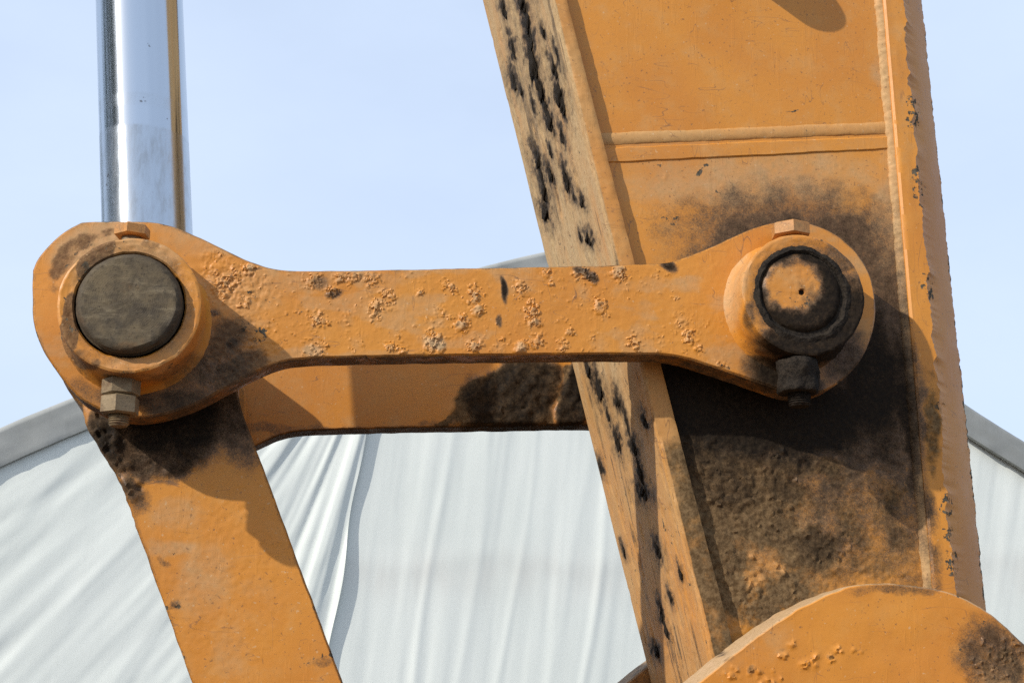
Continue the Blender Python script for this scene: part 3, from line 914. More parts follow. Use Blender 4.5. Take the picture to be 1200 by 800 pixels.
# ------------------------------------------------------------------ bucket link (lower left)
def build_bucket_link():
    yb = .046
    O = [(96, 470), (99, 492), (108, 514), (124, 537), (134, 552), (146, 580), (160, 618), (190, 702), (225, 800), (262, 905), (310, 1040), (340, 1090), (390, 1125),
         (450, 1130), (505, 1105), (530, 1060), (525, 1010), (480, 960), (440, 900), (402, 800), (350, 660), (300, 525), (276, 462), (282, 420), (276, 380), (262, 345), (235, 310), (195, 290), (150, 290), (112, 312), (88, 350), (82, 400), (90, 440)]
    X = px_outline(O, yb, 2)
    root = thing('bucket_link', 'slanting orange bucket link arm running down below the round link end', 'link', (float(PL[0]), yb, float(PL[2]) - .1))
    spec = dict(grease=[(200, 500, 70, 46, -5, 1.0), (130, 520, 22, 40, -30, .9), (170, 545, 30, 14, 0, .8), (210, 540, 30, 18, -35, .85), (275, 500, 26, 50, -15, .65), (158, 575, 14, 22, -20, .6), (140, 590, 8, 30, -20, .4),
                        (190, 655, 10, 5, 20, .35), (205, 712, 8, 6, 0, .5), (378, 775, 16, 5, 10, .35)],
                dust=[.15, (205, 600, 34, 22, 0, .42), (235, 680, 40, 50, 20, .40), (200, 640, 30, 14, 0, .5), (270, 760, 30, 40, 0, .35), (300, 690, 30, 20, 0, .3)],
                chip=[(135, 540, 14, 36, -25, .35), (195, 650, 16, 12, 0, .22), (370, 770, 18, 12, 0, .3), (370, 755, 10, 6, 0, .34), (205, 712, 8, 6, 0, .36)],
                rust=[(118, 505, 16, 30, -28, .75), (130, 530, 12, 24, -25, .6), (210, 520, 22, 12, 0, .45)], soil=[(150, 570, 12, 18, -20, .55), (150, 555, 12, 14, 0, .5)], edge=(.35, .45, .1))
    def rel(px, py):
        q = blobs(px, py, [(138, 545, 18, 46, -25, 1.0), (120, 508, 16, 30, -25, .9), (205, 540, 40, 18, -20, .6)], 5, soft=.4)
        h = q * (fbm(px * .11, py * .11, 4, 4) - .25) * .008
        h += blobs(px, py, [(250, 680, 90, 140, 20, 1.0)], 7) * (fbm(px * .26, py * .26, 14, 3) - .5) * .0007
        return h + (fbm(px * .02, py * .02, 5, 3) - .5) * .0005
    def edge(x, z):
        px, py = proj(np.stack([x, np.full_like(x, yb), z], 1))
        return np.where((px < 0.36 * py + 10) & (py > 470) & (py < 620), 3.2, 1.0)
    plate('side_plate', X, yb, .034, M_PAINT, root, cell=.0021, relief=rel, spec=spec, jag=.0005, seed=31, step=.0035, edge=edge)
    plate('side_plate', X, .226, .034, M_PAINT, root, cell=.008, spec=dict(grease=[.2], dust=[.2], edge=(.2, .3, .1)), seed=33, step=.006)
    c = [(200, 690), (225, 655), (330, 655), (352, 690), (395, 800), (430, 900), (290, 900), (225, 800)]
    c = [(212, 700), (330, 690), (380, 800), (415, 890), (290, 890), (240, 790)]
    plate('cross_web', px_outline(c, .08, 1), .0805, .145, M_PAINT, root, cell=.01, spec=dict(grease=[.35], dust=[.2], edge=(.1, .3, .3)), seed=34, step=.008)
build_bucket_link()

# ------------------------------------------------------------------ excavator arm
class Line:
    """straight edge in an x,z plane from two photo points on the plane y = Y"""
    def __init__(s, a, b, Y):
        s.a = at(a[0], a[1], Y); s.b = at(b[0], b[1], Y)
    def x(s, z):
        t = (np.asarray(z, float) - s.a[2]) / (s.b[2] - s.a[2])
        return s.a[0] + (s.b[0] - s.a[0]) * t

L_IN = Line((648, 0), (722, 308), Y_FL)         # worn outer face of the front plate
L_IN2 = Line((664.5, 0), (744, 308), Y_FL)
L_BK1 = Line((1033, 0), (1054, 250), Y_SIDE)    # weld line along the back plate
L_BK2 = Line((1058, 0), (1098, 455), .040)      # rim of the back plate
L_BK3 = Line((1080, 0), (1135, 520), .078)      # outer rim, past the bevel
Z_TOP = float(at(700, -1150, .15)[2]); Z_BOT = float(at(900, 930, .05)[2])
Y_ARM1 = .252

STREAK = [(590, 10, 3, 12), (601, 56, 4, 15), (603, 96, 4.5, 15), (611, 108, 2, 8), (613, 4, 6, 14), (618, 26, 6, 18), (621, 48, 5.5, 17), (626, 78, 6, 22), (632, 100, 5.5, 18), (638, 122, 5, 19), (644, 142, 4.5, 16),
          (650, 82, 4, 14), (656, 112, 5, 15), (660, 127, 4, 14), (659, 160, 3, 12), (630, 188, 5, 15), (634, 204, 3, 14), (638, 224, 4.5, 18), (639, 250, 5.5, 13), (645, 206, 3.5, 12), (663, 207, 4, 16), (672, 230, 2.4, 8),
          (682, 237, 3, 9), (690, 280, 4, 10), (680, 277, 2, 7), (645, 178, 2.2, 9), (625, 124, 2.2, 12), (636, 38, 2, 10), (652, 62, 1.6, 12), 
          (690, 434, 4, 14), (702, 456, 4.5, 20), (724, 470, 3.5, 12), (724, 516, 4, 14), (743, 524, 4.5, 12), (750, 552, 3, 20), (754, 578, 6, 10), (755, 492, 3, 10), (771, 645, 3.5, 13), (704, 548, 2.4, 9),
          (769, 762, 4, 9), (776, 722, 3, 14), (731, 645, 2, 8), (797, 672, 2.2, 9), (786, 700, 2.2, 10), (734, 492, 2.2, 20), (712, 486, 1.8, 10), (781, 738, 2.2, 10)]

def build_arm():
    zt, zb = Z_TOP, Z_BOT
    base = (float(L_IN.x(zb)) + .12, .144, zb)
    root = thing('excavator_arm', 'broad orange excavator arm with a worn front face and grease-blackened side', 'excavator arm', base)
    # ---- front plate: the dense worn face looks towards -x
    nz, ny = 900, 150
    z = np.concatenate([np.linspace(zb, float(at(560, -60, .2)[2]), nz - 30), np.linspace(float(at(560, -60, .2)[2]), zt, 31)[1:]])
    nz = len(z)
    y = np.linspace(Y_FL, Y_ARM1, ny)
    Zg, Yg = np.meshgrid(z, y, indexing='ij')
    Zf, Yf = Zg.ravel(), Yg.ravel()
    Xf = L_IN.x(Zf)
    px, py = proj(np.stack([Xf, Yf, Zf], 1))
    zz = Zf * 1000; yy = Yf * 1000
    scal = (fbm(yy * .09, zz * .012, 3, 4) - .5)
    dent = sstep(.60, .78, fbm(yy * .10, zz * .03, 8, 4))
    h = scal * .0013 - dent * .0010
    edge_d = np.minimum(Yf - Y_FL, Y_ARM1 - Yf)
    rag = (fbm(zz * .07, yy * .02, 4, 4) - .45) * .006
    rag2 = np.clip(rag, -.002, .004)
    zA, zB = float(at(600, 770, .25)[2]), float(at(575, 0, .25)[2])
    wid = 1 + (.050 / (Y_ARM1 - Y_FL)) * np.clip((Zf - zA) / (zB - zA), 0, 1.15)      # the arm is broader towards its top
    Xf2 = Xf - h + np.where(edge_d < .002, .0012, 0)
    Yj = Yf + np.where(Yf < Y_FL + 1e-6, np.clip(rag2, 0, .003), 0) - np.where(Yf > Y_ARM1 - 1e-6, rag2 * .6, 0)
    Yj = Y_FL + (Yj - Y_FL) * wid
    V = [np.stack([Xf2, Yj, Zf], 1)]
    F = []
    for i in range(nz - 1):
        for j in range(ny - 1):
            a = i * ny + j
            F.append((a, a + ny, a + ny + 1, a + 1))
    # inner face of the plate (towards +x), coarse; near and far rims
    nw = 5
    zi = z
    off = nz * ny
    cols = []
    for k in range(1, nw + 1):                                    # near rim, facing the viewer
        f = k / nw
        X = L_IN.x(zi) + (L_IN2.x(zi) - L_IN.x(zi)) * f
        jr = (fbm(zi * 130 + k, zi * 0 + k * 3, 5, 3) - .5) * .0010
        cols.append(np.stack([X, np.full(nz, Y_FL) + jr + (.0012 if k == nw else 0), zi], 1))
    X = L_IN2.x(zi)
    cols.append(np.stack([X + .0004, np.full(nz, Y_ARM1), zi], 1))  # far inner edge
    for c in cols: V.append(c)
    nc = len(cols)
    def cid(k, i): return off + k * nz + i
    for i in range(nz - 1):
        prev = [i * ny, (i + 1) * ny]
        for k in range(nc):
            a, b = cid(k, i), cid(k, i + 1)
            F.append((prev[0], a, b, prev[1])); prev = [a, b]
        F.append((prev[0], i * ny + ny - 1, (i + 1) * ny + ny - 1, prev[1]))
    for i in (0, nz - 1):
        loop = [i * ny + j for j in range(ny)] + [cid(k, i) for k in range(nc - 1, -1, -1)]
        F.append(tuple(loop if i == 0 else loop[::-1]))
    V = np.vstack(V)
    px, py = proj(V)
    W = np.zeros((len(V), 5))
    onface = np.arange(len(V)) < off
    ax = .252                                                     # lean of the streaks in the picture of the face
    wob = 2 * (fbm(px * .30, py * .11, 131, 3, .6) - .5); wob2 = 2 * (fbm(px * .4, py * .16, 137, 3, .6) - .5)
    g = np.zeros(len(V))
    for (sx, sy, rw, rl) in STREAK:
        dx = (px - sx) - ax * (py - sy) + rw * 1.5 * wob; dy = py - sy + rl * .9 * wob2
        core = np.exp(-(dx / (rw * 1.35)) ** 2 - (np.where(dy < 0, dy / (rl * 1.9), dy / (rl * 1.3))) ** 2)
        g = np.maximum(g, .95 * core)
        g = np.maximum(g, .46 * np.exp(-(dx / (rw * 2.9)) ** 2 - (dy / (rl * 2.2)) ** 2))
    yv, zv = V[:, 1] * 1000, V[:, 2] * 1000
    thin = sstep(.60, .74, fbm(yv * .16, zv * .014, 23, 4)) * sstep(.35, .6, fbm(yv * .02, zv * .006, 29, 3))
    W[:, 0] = np.where(onface, np.maximum(g, thin * .42), .04)
    fd = .55 + .5 * (fbm(yv * .05, zv * .008, 33, 4) - .5)
    up = 1 - sstep(330, 560, py)
    W[:, 1] = np.where(onface, fd * (.62 + .62 * up), .24)
    W[:, 2] = np.where(onface, .30 * sstep(.5, .7, fbm(yv * .12, zv * .02, 41, 4)), .12)
    W[:, 3] = np.where(onface, .30 * sstep(.55, .75, fbm(yv * .05, zv * .01, 43, 3)), .05)
    # strip of soil along the lower near rim
    lowrim = (~onface) * sstep(470, 540, py)
    W[:, 4] = np.where(onface, 0, lowrim * .60)
    me = mesh_of('front_plate', V, F, W, sharp=45)
    link('front_plate', me, M_WORN, root)

    # ---- side plate, two courses meeting at the horizontal weld
    LA, LB = Line((664.5, 0), (744, 308), Y_FL), L_BK1
    sl, sr = at(715, 163, Y_SIDE), at(1042, 150, Y_SIDE)
    def seam_z(x): return sl[2] + (sr[2] - sl[2]) * (x - sl[0]) / (sr[0] - sl[0])
    GRE = [(930, 258, 150, 46, 0, .42), (880, 250, 110, 34, -14, .44), (1000, 305, 80, 70, 25, .62), (1040, 360, 42, 80, -5, .62), (930, 295, 125, 56, 0, .68), (850, 288, 60, 20, -22, .64),
           (900, 480, 150, 66, 8, 1.2), (1020, 450, 60, 110, -5, .95), (800, 470, 50, 70, 0, 1.1), (960, 560, 90, 40, 0, .55), (1065, 480, 16, 120, -6, .9), (1050, 560, 30, 60, 0, .5),
           (860, 545, 56, 26, 15, .42), (960, 640, 40, 24, 20, .34), (1000, 580, 110, 80, 0, .48), (1055, 600, 34, 110, -6, .48), (1000, 650, 90, 50, 0, .36), (845, 562, 58, 38, 15, .62), (962, 640, 40, 28, 15, .60), (900, 545, 60, 14, 5, .5), (900, 600, 130, 80, 0, .30)]
    SOIL = [(900, 630, 150, 110, 0, .46), (850, 580, 80, 66, 20, .95), (835, 660, 55, 80, -15, .70), (950, 640, 50, 40, 10, .72), (790, 540, 40, 60, -10, .8), (900, 700, 70, 60, 0, .62), (1010, 610, 90, 86, 0, .52), (940, 540, 90, 24, 8, .62), (1060, 300, 14, 60, -6, .4),
            (1010, 480, 50, 40, 0, .34), (890, 620, 60, 40, 0, .62)]
    specA = dict(grease=GRE, soil=SOIL,
                 dust=[.19, (880, 210, 190, 36, -2, .52), (1040, 90, 18, 150, -5, .45), (790, 190, 80, 40, 0, .34), (1050, 250, 26, 80, -5, .55), (930, 176, 240, 12, -2, .24), (980, 90, 50, 60, 0, .18), (900, 640, 120, 90, 0, .4), (820, 680, 60, 90, 0, .5)],
                 chip=[.03, (910, 33, 4, 6, 0, .50), (930, 135, 5, 4, 0, .55), (952, 96, 9, 3, 0, .4), (815, 205, 5, 4, 0, .5), (785, 262, 16, 3, -6, .42), (760, 198, 26, 3, 8, .30), (830, 222, 26, 3, 10, .30), (720, 135, 5, 14, -20, .34), (985, 580, 90, 60, 0, .22)],
                 rust=[(930, 136, 6, 3, 0, .62), (985, 520, 80, 60, 0, .50), (1050, 470, 30, 60, 0, .40)], warp=16.0, soft=.7)
    CHUNK = [(850, 565, 66, 46, 15), (905, 545, 60, 18, 5), (960, 640, 44, 30, 10), (830, 640, 30, 60, -15), (880, 690, 30, 20, 0), (790, 520, 24, 40, -12)]
    def relA(px, py):
        h = (fbm(px * .015, py * .015, 61, 3) - .5) * .0007
        q = np.zeros_like(px)
        for (cx, cy, rx, ry, a) in CHUNK:
            q = np.maximum(q, blobs(px, py, [(cx, cy, rx, ry, a, 1.0)], 62, soft=.35))
        f = fbm(px * .055, py * .055, 63, 5, .58)
        h += q * sstep(.36, .64, f) * .0020 + q * (fbm(px * .24, py * .24, 64, 4, .64) - .5) * .0026 * sstep(.3, .6, fbm(px * .03, py * .03, 68, 2))
        low = sstep(470, 540, py)
        for (x, y, r) in MUDS:
            m = (np.abs(px - x) < r * 1.6) & (np.abs(py - y) < r * 1.6)
            if m.any():
                d = np.hypot(px[m] - x, py[m] - y) / r + 1.1 * (fbm(px[m] * .3, py[m] * .3, 66, 3) - .5)
                h[m] = np.maximum(h[m], (1 - sstep(.3, 1.1, d)) * r * .00055)
        h += low * (fbm(px * .22, py * .22, 67, 4, .6) - .5) * .0020
        # ground-off weld cap below the bead
        return h
    rr = random.Random(5)
    MUDS = [(rr.uniform(775, 940), rr.uniform(520, 740), rr.uniform(1.5, 4)) for k in range(110)] + [(rr.uniform(700, 1040), rr.uniform(180, 260), rr.uniform(1, 1.8)) for k in range(40)]
    zsL = seam_z(LA.x(sl[2])); zsR = seam_z(LB.x(sr[2]))
    xl = lambda q: float(LA.x(q)) - .004
    xr = lambda q: float(LB.x(q)) + .002
    up = np.array([(xl(zsL), zsL + .0006), (xr(zsR), zsR + .0006), (xr(zt - .01), zt - .01), (xl(zt - .01), zt - .01)])
    lo = np.array([(xl(zb + .01), zb + .01), (xr(zb + .01), zb + .01), (xr(zsR), zsR - .0006), (xl(zsL), zsL - .0006)])
    def fineA(x, zq):
        px, py = proj(np.stack([x, np.full_like(x, Y_SIDE), zq], 1))
        return (py > -30) & (py < 815)
    def coarse_fine(c): return (c, fineA)
    plate('side_plate', up, Y_SIDE, .012, M_PAINT, root, cell=.02, fine=coarse_fine(.0022), relief=relA, spec=specA, jag=.0, seed=41, step=.008, bev=.0008)
    plate('side_plate', lo, Y_SIDE, .012, M_PAINT, root, cell=.02, fine=coarse_fine(.0019), relief=relA, spec=specA, jag=.0, seed=43, step=.006, bev=.0008)
    full = np.array([(xl(zb + .01), zb + .01), (xr(zb + .01), zb + .01), (xr(zt - .01), zt - .01), (xl(zt - .01), zt - .01)])
    plate('side_plate', full, Y_ARM1 - .024, .012, M_PAINT, root, cell=.03, spec=dict(grease=[.1], dust=[.2]), jag=0, seed=45, step=.02)

    # ---- weld beads
    def bead(name, pts, r, flat, seed, dust, stretch=1.0, ripa=.14):
        P = np.array(pts, float); n = len(P)
        T = np.gradient(P, axis=0); T /= np.linalg.norm(T, axis=1)[:, None]
        A = np.cross(T, np.array([0, 1.0, 0])); A /= np.linalg.norm(A, axis=1)[:, None]
        s = np.cumsum(np.linalg.norm(np.diff(P, axis=0, prepend=P[:1]), axis=1))
        V = []; m = 11
        for k in range(m):
            a = math.pi * k / (m - 1)
            rip = 1 + ripa * (fbm(s * 260 + 2.2 * abs(math.cos(a)), s * 0 + k * .7, seed, 2) - .5) * 2 + .10 * (fbm(s * 40, s * 0 + k * .3, seed + 1, 2) - .5) * 2
            V.append(P + A * (math.cos(a) * r * stretch * rip)[:, None] + np.array([0, -1.0, 0]) * (math.sin(a) * r * flat * rip)[:, None])
        V = np.vstack(V)
        F = [(k * n + i, k * n + i + 1, (k + 1) * n + i + 1, (k + 1) * n + i) for k in range(m - 1) for i in range(n - 1)]
        px, py = proj(V)
        W = np.zeros((len(V), 5)); W[:, 1] = dust
        W[:, 0] = wear_of(px, py, dict(grease=GRE, warp=16., soft=.7), 43)[:, 0] * .8
        W[:, 2] = .12
        W[:, 4] = sstep(430, 520, py) * .4
        me = mesh_of(name, V, F, W, sharp=None)
        return link(name, me, M_WORN, root)
    n = 260
    X = np.linspace(sl[0] - .014, sr[0] + .002, n)
    bead('weld_bead', np.stack([X, np.full(n, Y_SIDE + .0008), seam_z(X) + .0 * X], 1), .0062, .36, 71, .30, ripa=.07)
    # broad ground-off cap under it
    X0, X1 = float(sl[0]) - .012, float(sr[0]) + .001
    cap = np.array([(X0, seam_z(X0) - .0245), (X1, seam_z(X1) - .0225), (X1, seam_z(X1) - .0062), (X0, seam_z(X0) - .0062)])
    plate('weld_cap', cap, Y_SIDE - .0012, .004, M_PAINT, root, cell=.005, relief=lambda px, py: (fbm(px * .02, py * .1, 5, 3) - .5) * .0008, spec=dict(dust=[.26], grease=[.02]), jag=.0006, bev=.0030, seed=47, step=.004)
    n = 420
    Zs = np.linspace(zt - .02, zb + .02, n)
    n2 = np.sort(np.concatenate([Zs, np.linspace(float(at(1040, -40, Y_SIDE)[2]), float(at(1080, 560, Y_SIDE)[2]), 420)]))[::-1]
    bead('weld_bead', np.stack([L_BK1.x(n2) + .0 * n2, np.full(len(n2), Y_SIDE + .001), n2], 1), .0072, .72, 73, .55)

    # ---- back plate with flame-cut bevel
    z = np.concatenate([np.linspace(zb, float(at(1080, -40, .05)[2]), 620), np.linspace(float(at(1080, -40, .05)[2]), zt, 20)[1:]])
    m = len(z)
    jag = np.clip((fbm(z * 80, z * 0, 81, 5, .6) - .5) * .009, -.004, .003)
    jag3 = (fbm(z * 170, z * 0 + 3, 83, 4, .65) - .5) * .0026 + (fbm(z * 14, z * 0, 84, 2) - .5) * .0012
    cols = [(L_BK1.x(z) - .001, np.full(m, .060)), (L_BK1.x(z) - .001, np.full(m, .041)), (L_BK1.x(z) + .001, np.full(m, .0395))]
    xa, xb = L_BK1.x(z) + .001, L_BK2.x(z) + jag
    for k in range(1, 7):
        cols.append((xa + (xb - xa) * k / 6, .0395 + (fbm(z * 25, z * 0 + k * .4, 85, 3) - .5) * .0010))
    xc0 = L_BK3.x(z) + (fbm(z * 14, z * 0, 84, 2) - .5) * .0012; xc = L_BK3.x(z) + jag3
    for k in range(1, 8):
        f = k / 7
        xq = xc if k == 7 else xc0
        xs_ = xb if k == 1 else L_BK2.x(z) + .0006
        cols.append((xs_ + (xq - xs_) * f + .002 * math.sin(f * 3.14), .041 + (.078 - .041) * f + (fbm(z * 9, z * 0 + k * .5, 87, 2) - .5) * .0006))
    cols += [(xc - .001, np.full(m, .082)), (xc - .003, np.full(m, Y_ARM1)), (xc - .024, np.full(m, Y_ARM1)), (xc - .024, np.full(m, .060))]
    V = np.vstack([np.stack([a, b, z], 1) for a, b in cols])
    nc = len(cols)
    F = []
    for k in range(nc):
        q = (k + 1) % nc
        for i in range(m - 1):
            F.append((k * m + i, k * m + i + 1, q * m + i + 1, q * m + i)[::-1])
    F.append(tuple(k * m for k in range(nc))[::-1]); F.append(tuple(k * m + m - 1 for k in range(nc)))
    px, py = proj(V)
    W = wear_of(px, py, dict(grease=[(1075, 480, 10, 90, -6, .5), (1085, 620, 14, 90, -6, .5)], dust=[.06, (1052, 80, 12, 180, -5, .25)], soil=[(1090, 500, 12, 70, -5, .55), (1095, 470, 8, 60, -6, .4)]), 91)
    ring = np.repeat(np.arange(nc), m)
    zz = np.tile(z, nc)
    ch = sstep(.50, .62, fbm(zz * 38, zz * 0 + 5, 93, 4))
    W[:, 2] = np.maximum(np.where((ring >= 6) & (ring <= 9), .16 + .26 * ch, 0), np.where((ring >= 15) & (ring <= 17), .5, .05))
    W[:, 1] = np.where(ring > 9, .02, W[:, 1]); W[:, 3] = np.where(ring > 9, .08, W[:, 3])
    me = mesh_of('back_plate', V, F, W, sharp=35)
    bm = bmesh.new(); bm.from_mesh(me); bmesh.ops.recalc_face_normals(bm, faces=bm.faces); bm.to_mesh(me); bm.free()
    link('back_plate', me, M_PAINT, root)

    # ---- pin boss between side plate and link, hose bracket above the frame
    lathe('pin_boss', [(R_PR + .001, 0), (.060, 0), (.062, .002), (.062, .017)], (PRt[0], Y_SIDE - .0165, PRt[2]), (0, 1, 0), M_PAINT, root, seg=64, W5=(1, 0, 0, 0, 0))
    lathe('pin_boss', [(R_PR + .001, 0), (.060, 0), (.062, .002), (.062, .038)], (PRt[0], Y_ARM1 - .012, PRt[2]), (0, 1, 0), M_PAINT, root, seg=64, W5=(1, 0, 0, 0, 0))
    bk = [(820, -160), (868, -152), (910, -92), (914, -72), (898, -62), (868, -66), (820, -112)]
    plate('hose_bracket', px_outline(bk, .0, 2), Y_SIDE - .046, .0462, M_PAINT, root, cell=.008, spec=dict(dust=[.2], grease=[.1]), seed=51, step=.004)

    # ---- hanging grease clumps on the worn face
    ms = [lump_mesh(100 + k, (1, .8, 1), .8, 3, 1.15) for k in range(12)]
    rr = random.Random(3)
    for i, (sx, sy, rw, rl) in enumerate(STREAK):
        # where the sight line meets the sloping face
        d = ray(np.array([sx]), np.array([sy]))[0]
        lo_, hi_ = .5, 2.5
        for _ in range(50):
            mid = .5 * (lo_ + hi_)
            p = CAM + d * mid
            if p[0] < float(L_IN.x(p[2])): lo_ = mid
            else: hi_ = mid
        p = CAM + d * lo_
        k = mpp(sx, sy, float(p[1]))
        me = ms[(i * 5) % 12]
        o = bpy.data.objects.new('grease_clump', me)
        COL.objects.link(o)
        if not me.materials: me.materials.append(M_GREASE)
        o.parent = root
        o.matrix_parent_inverse = Matrix.Translation(-Vector(root.location))
        lean = math.atan2(float(L_IN.x(1.6) - L_IN.x(1.8)), .2)
        # local z along the arm, local x out of the face, local y along the depth
        dep = rw * k * 3.0
        o.location = Vector((float(p[0]), float(p[1]), float(p[2])))
        o.rotation_euler = (rr.uniform(-.12, .12), -lean, 0)
        o.scale = (rw * k * rr.uniform(.35, .8), dep * rr.uniform(.45, .85), rl * k * rr.uniform(.5, .85))
build_arm()

# ------------------------------------------------------------------ bucket (ears reach into the frame)
def build_bucket():
    ye = -.03
    E = [(805, 809), (818, 800), (860, 764), (920, 721), (952, 703), (990, 687), (1022, 682), (1062, 684), (1104, 691), (1140, 704), (1168, 724), (1204, 756), (1262, 822), (1300, 900),
         (1318, 1000), (1318, 1130), (1318, 1240), (900, 1240), (440, 1240), (425, 1180), (430, 1100), (470, 1058), (540, 1032), (640, 960), (740, 868)]
    X = px_outline(E, ye, 2)
    zb = float(X[:, 1].min())
    xa, xb = float(X[:, 0].min()), float(X[:, 0].max())
    root = thing('bucket', 'orange excavator bucket ear with rounded top edge overlapping the arm foot', 'bucket', (.5 * (xa + xb), .14, 0))
    spec = dict(grease=[(1160, 760, 44, 40, 30, .55), (1190, 770, 20, 40, 0, .5), (1060, 690, 60, 8, 0, .4), (850, 766, 5, 4, 0, .8)], dust=[.06, (880, 760, 70, 30, -25, .28), (1180, 790, 40, 30, 0, .5)],
                chip=[(1150, 755, 40, 40, 0, .25), (1120, 700, 30, 10, 20, .3)], rust=[(870, 780, 40, 12, 20, .44), (880, 790, 20, 20, 0, .4)], soil=[(1170, 780, 40, 36, 0, .52), (885, 785, 9, 8, 0, .5), (920, 763, 9, 5, -35, .5), (975, 773, 8, 5, 0, .5)], edge=(.05, .0, .85))
    rr = random.Random(8)
    LU = []
    for (cx, cy, r, n) in ((886, 785, 9, 12), (915, 768, 7, 8), (928, 755, 6, 8), (945, 778, 8, 10), (975, 773, 8, 10), (980, 760, 5, 5), (1005, 764, 5, 4), (955, 770, 4, 4), (860, 790, 12, 10), (900, 795, 14, 10), (1160, 780, 28, 60), (1185, 765, 20, 40)):
        for k in range(n):
            LU.append((cx + rr.gauss(0, r * .5), cy + rr.gauss(0, r * .4), rr.uniform(1.2, 3.2)))
    def rel(px, py):
        h = (fbm(px * .02, py * .02, 5, 3) - .5) * .0012
        for (x, y, r) in LU:
            m = (np.abs(px - x) < r * 1.6) & (np.abs(py - y) < r * 1.6)
            if m.any():
                d = np.hypot(px[m] - x, py[m] - y) / r + 1.2 * (fbm(px[m] * .4, py[m] * .4, 66, 3) - .5)
                h[m] = np.maximum(h[m], (1 - sstep(.3, 1.1, d)) * r * .0005)
        return h
    def fineE(x, z):
        px, py = proj(np.stack([x, np.full_like(x, ye), z], 1))
        return py < 815
    plate('ear', X, ye, .052, M_PAINT, root, cell=.012, fine=(.0015, fineE), relief=rel, spec=spec, jag=.0008, seed=61, step=.004)
    plate('ear', X, .262, .052, M_PAINT, root, cell=.012, spec=dict(grease=[.35], dust=[.2], rust=[.35], edge=(.05, .1, .85)), seed=63, step=.006)
    # shell under the ears, resting on the ground
    prof = [(xa - .06, zb + .012), (xb + .05, zb + .012), (xb + .22, zb - .12), (xb + .30, zb - .45), (xb + .20, zb - .80), (xb - .05, .10), (xb - .45, .02), (xa - .55, .02), (xa - .62, .05)]
    P = np.array(prof); Q = P.copy()
    for _ in range(2):
        q = [P[0]]
        for i in range(len(P) - 1):
            q += [.75 * P[i] + .25 * P[i + 1], .25 * P[i] + .75 * P[i + 1]]
        P = np.array(q + [P[-1]])
    T = np.gradient(P, axis=0); T /= np.hypot(T[:, 0], T[:, 1])[:, None]
    Nn = np.stack([-T[:, 1], T[:, 0]], 1)
    inner = P - Nn * .022
    y0, y1 = -.38, .66
    n = len(P)
    V = np.vstack([np.stack([A[:, 0], np.full(n, y), A[:, 1]], 1) for A in (P, inner) for y in (y0, y1)])
    F = []
    for i in range(n - 1):
        F += [(i, i + 1, n + i + 1, n + i), (2 * n + i, 3 * n + i, 3 * n + i + 1, 2 * n + i + 1), (i, 2 * n + i, 2 * n + i + 1, i + 1), (n + i, n + i + 1, 3 * n + i + 1, 3 * n + i)]
    F += [(0, n, 3 * n, 2 * n), (n - 1, 3 * n - 1, 4 * n - 1, 2 * n - 1)]
    W = np.zeros((len(V), 5)); W[:, 1] = .4; W[:, 3] = .35; W[:, 4] = .45
    me = mesh_of('shell', V, F, W, sharp=30)
    bm = bmesh.new(); bm.from_mesh(me); bmesh.ops.recalc_face_normals(bm, faces=bm.faces); bm.to_mesh(me); bm.free()
    link('shell', me, M_PAINT, root)
    S = np.vstack([P, [(xa - .10, zb - .05)]])
    for yy in (y0 - .020, y1 + .0005):
        plate('side_wall', S, yy, .0195, M_PAINT, root, cell=.06, spec=dict(dust=[.4], soil=[.4], rust=[.3], edge=(.3, .2, .2)), seed=65, step=.03)
    for k in range(5):
        y = y0 + .06 + k * .23
        bm = bmesh.new()
        a = (xa - .60, .045)
        co = [(a[0], y - .045, .02), (a[0], y + .045, .02), (a[0], y + .045, .09), (a[0], y - .045, .09), (a[0] - .20, y - .030, .025), (a[0] - .20, y + .030, .025), (a[0] - .20, y + .030, .04), (a[0] - .20, y - .030, .04)]
        me = mesh_of('tooth', np.array(co), [(0, 3, 2, 1), (4, 5, 6, 7), (0, 1, 5, 4), (2, 3, 7, 6), (1, 2, 6, 5), (3, 0, 4, 7)], smooth=False)
        link('tooth', me, M_PIN, root)
    # hinge pins through ears
    for (qx, qy, r) in ((985, 930, .036), (448, 1068, .036)):
        c = at(qx, qy, ye)
        lathe('hinge_pin', [(0, 0), (r - .004, 0), (r, .004), (r, .40), (r - .004, .404), (0, .404)], (c[0], ye - .03, c[2]), (0, 1, 0), M_PIN, root, seg=48)
build_bucket()

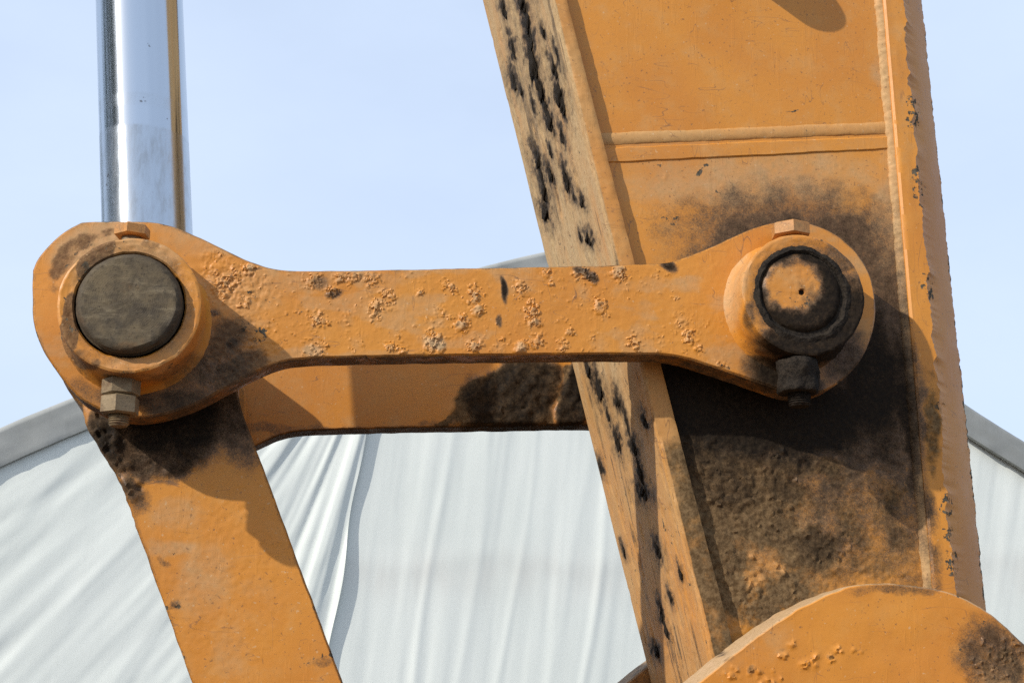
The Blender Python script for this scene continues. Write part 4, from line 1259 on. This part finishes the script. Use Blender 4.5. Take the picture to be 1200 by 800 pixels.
# ------------------------------------------------------------------ trees at the yard's edge (seen mirrored in the chrome)
def build_trees():
    bark = NT('bark'); bark.set(color=bark.mix(bark.noise(8, 5), (0.05, 0.038, 0.028), (0.11, 0.085, 0.06)), rough=.9)
    leaf = NT('foliage'); leaf.set(color=leaf.mix(leaf.noise(1.5, 4), (0.075, 0.115, 0.055), (0.12, 0.155, 0.075)), rough=.7)
    spots = [(-11, -2.0, 9.0, 'round-crowned green tree at the yard edge farthest from the tent', 1), (-11.5, 1.2, 9.6, 'green tree second from the tent along the yard edge', 2),
             (-13.5, 15.0, 10.5, 'tallest green tree growing behind the tent corner', 4)]
    for (x, y, H, lab, sd_) in spots:
        rg = np.random.default_rng(sd_)
        root = thing('broadleaf_tree', lab, 'tree', (x, y, 0), 'trees at the yard edge')
        V = []; F = []
        def limb(p0, p1, r0, r1, n=8):
            p0 = np.array(p0, float); p1 = np.array(p1, float)
            ax = Vector(p1 - p0).normalized(); u = np.array(ax.orthogonal().normalized()); w = np.cross(np.array(ax), u)
            o = len(V)
            for (p, r) in ((p0, r0), (.5 * (p0 + p1) + rg.normal(0, .05, 3), .5 * (r0 + r1)), (p1, r1)):
                for k in range(n):
                    a = k * 6.28319 / n
                    V.append(p + u * math.cos(a) * r + w * math.sin(a) * r)
            for q in range(2):
                for k in range(n):
                    F.append((o + q * n + k, o + q * n + (k + 1) % n, o + (q + 1) * n + (k + 1) % n, o + (q + 1) * n + k))
        limb((x, y, -.1), (x + .1, y, H * .45), .22, .15)
        tips = []
        for k in range(9):
            a = rg.uniform(0, 6.28); el = rg.uniform(.3, 1.2); L = H * rg.uniform(.25, .42)
            st = np.array([x + .1, y, H * rg.uniform(.28, .45)])
            en = st + L * np.array([math.cos(a) * math.cos(el), math.sin(a) * math.cos(el), math.sin(el)])
            limb(st, en, .08, .025, 6); tips.append(en)
        link('trunk', mesh_of('trunk', np.array(V), F, sharp=None), bark.m, root)
        LV = []; LF = []
        for k in range(2400):
            c = tips[rg.integers(len(tips))] + rg.normal(0, 1, 3) * H * np.array([.11, .11, .09])
            a = Vector(rg.normal(0, 1, 3)).normalized(); b = a.orthogonal().normalized()
            a, b = np.array(a), np.array(b); sz = rg.uniform(.09, .19); o = len(LV)
            LV += [c - a * sz, c + b * sz * .5, c + a * sz, c - b * sz * .5]; LF.append((o, o + 1, o + 2, o + 3))
        link('crown', mesh_of('crown', np.array(LV), LF, smooth=False), leaf.m, root)
build_trees()
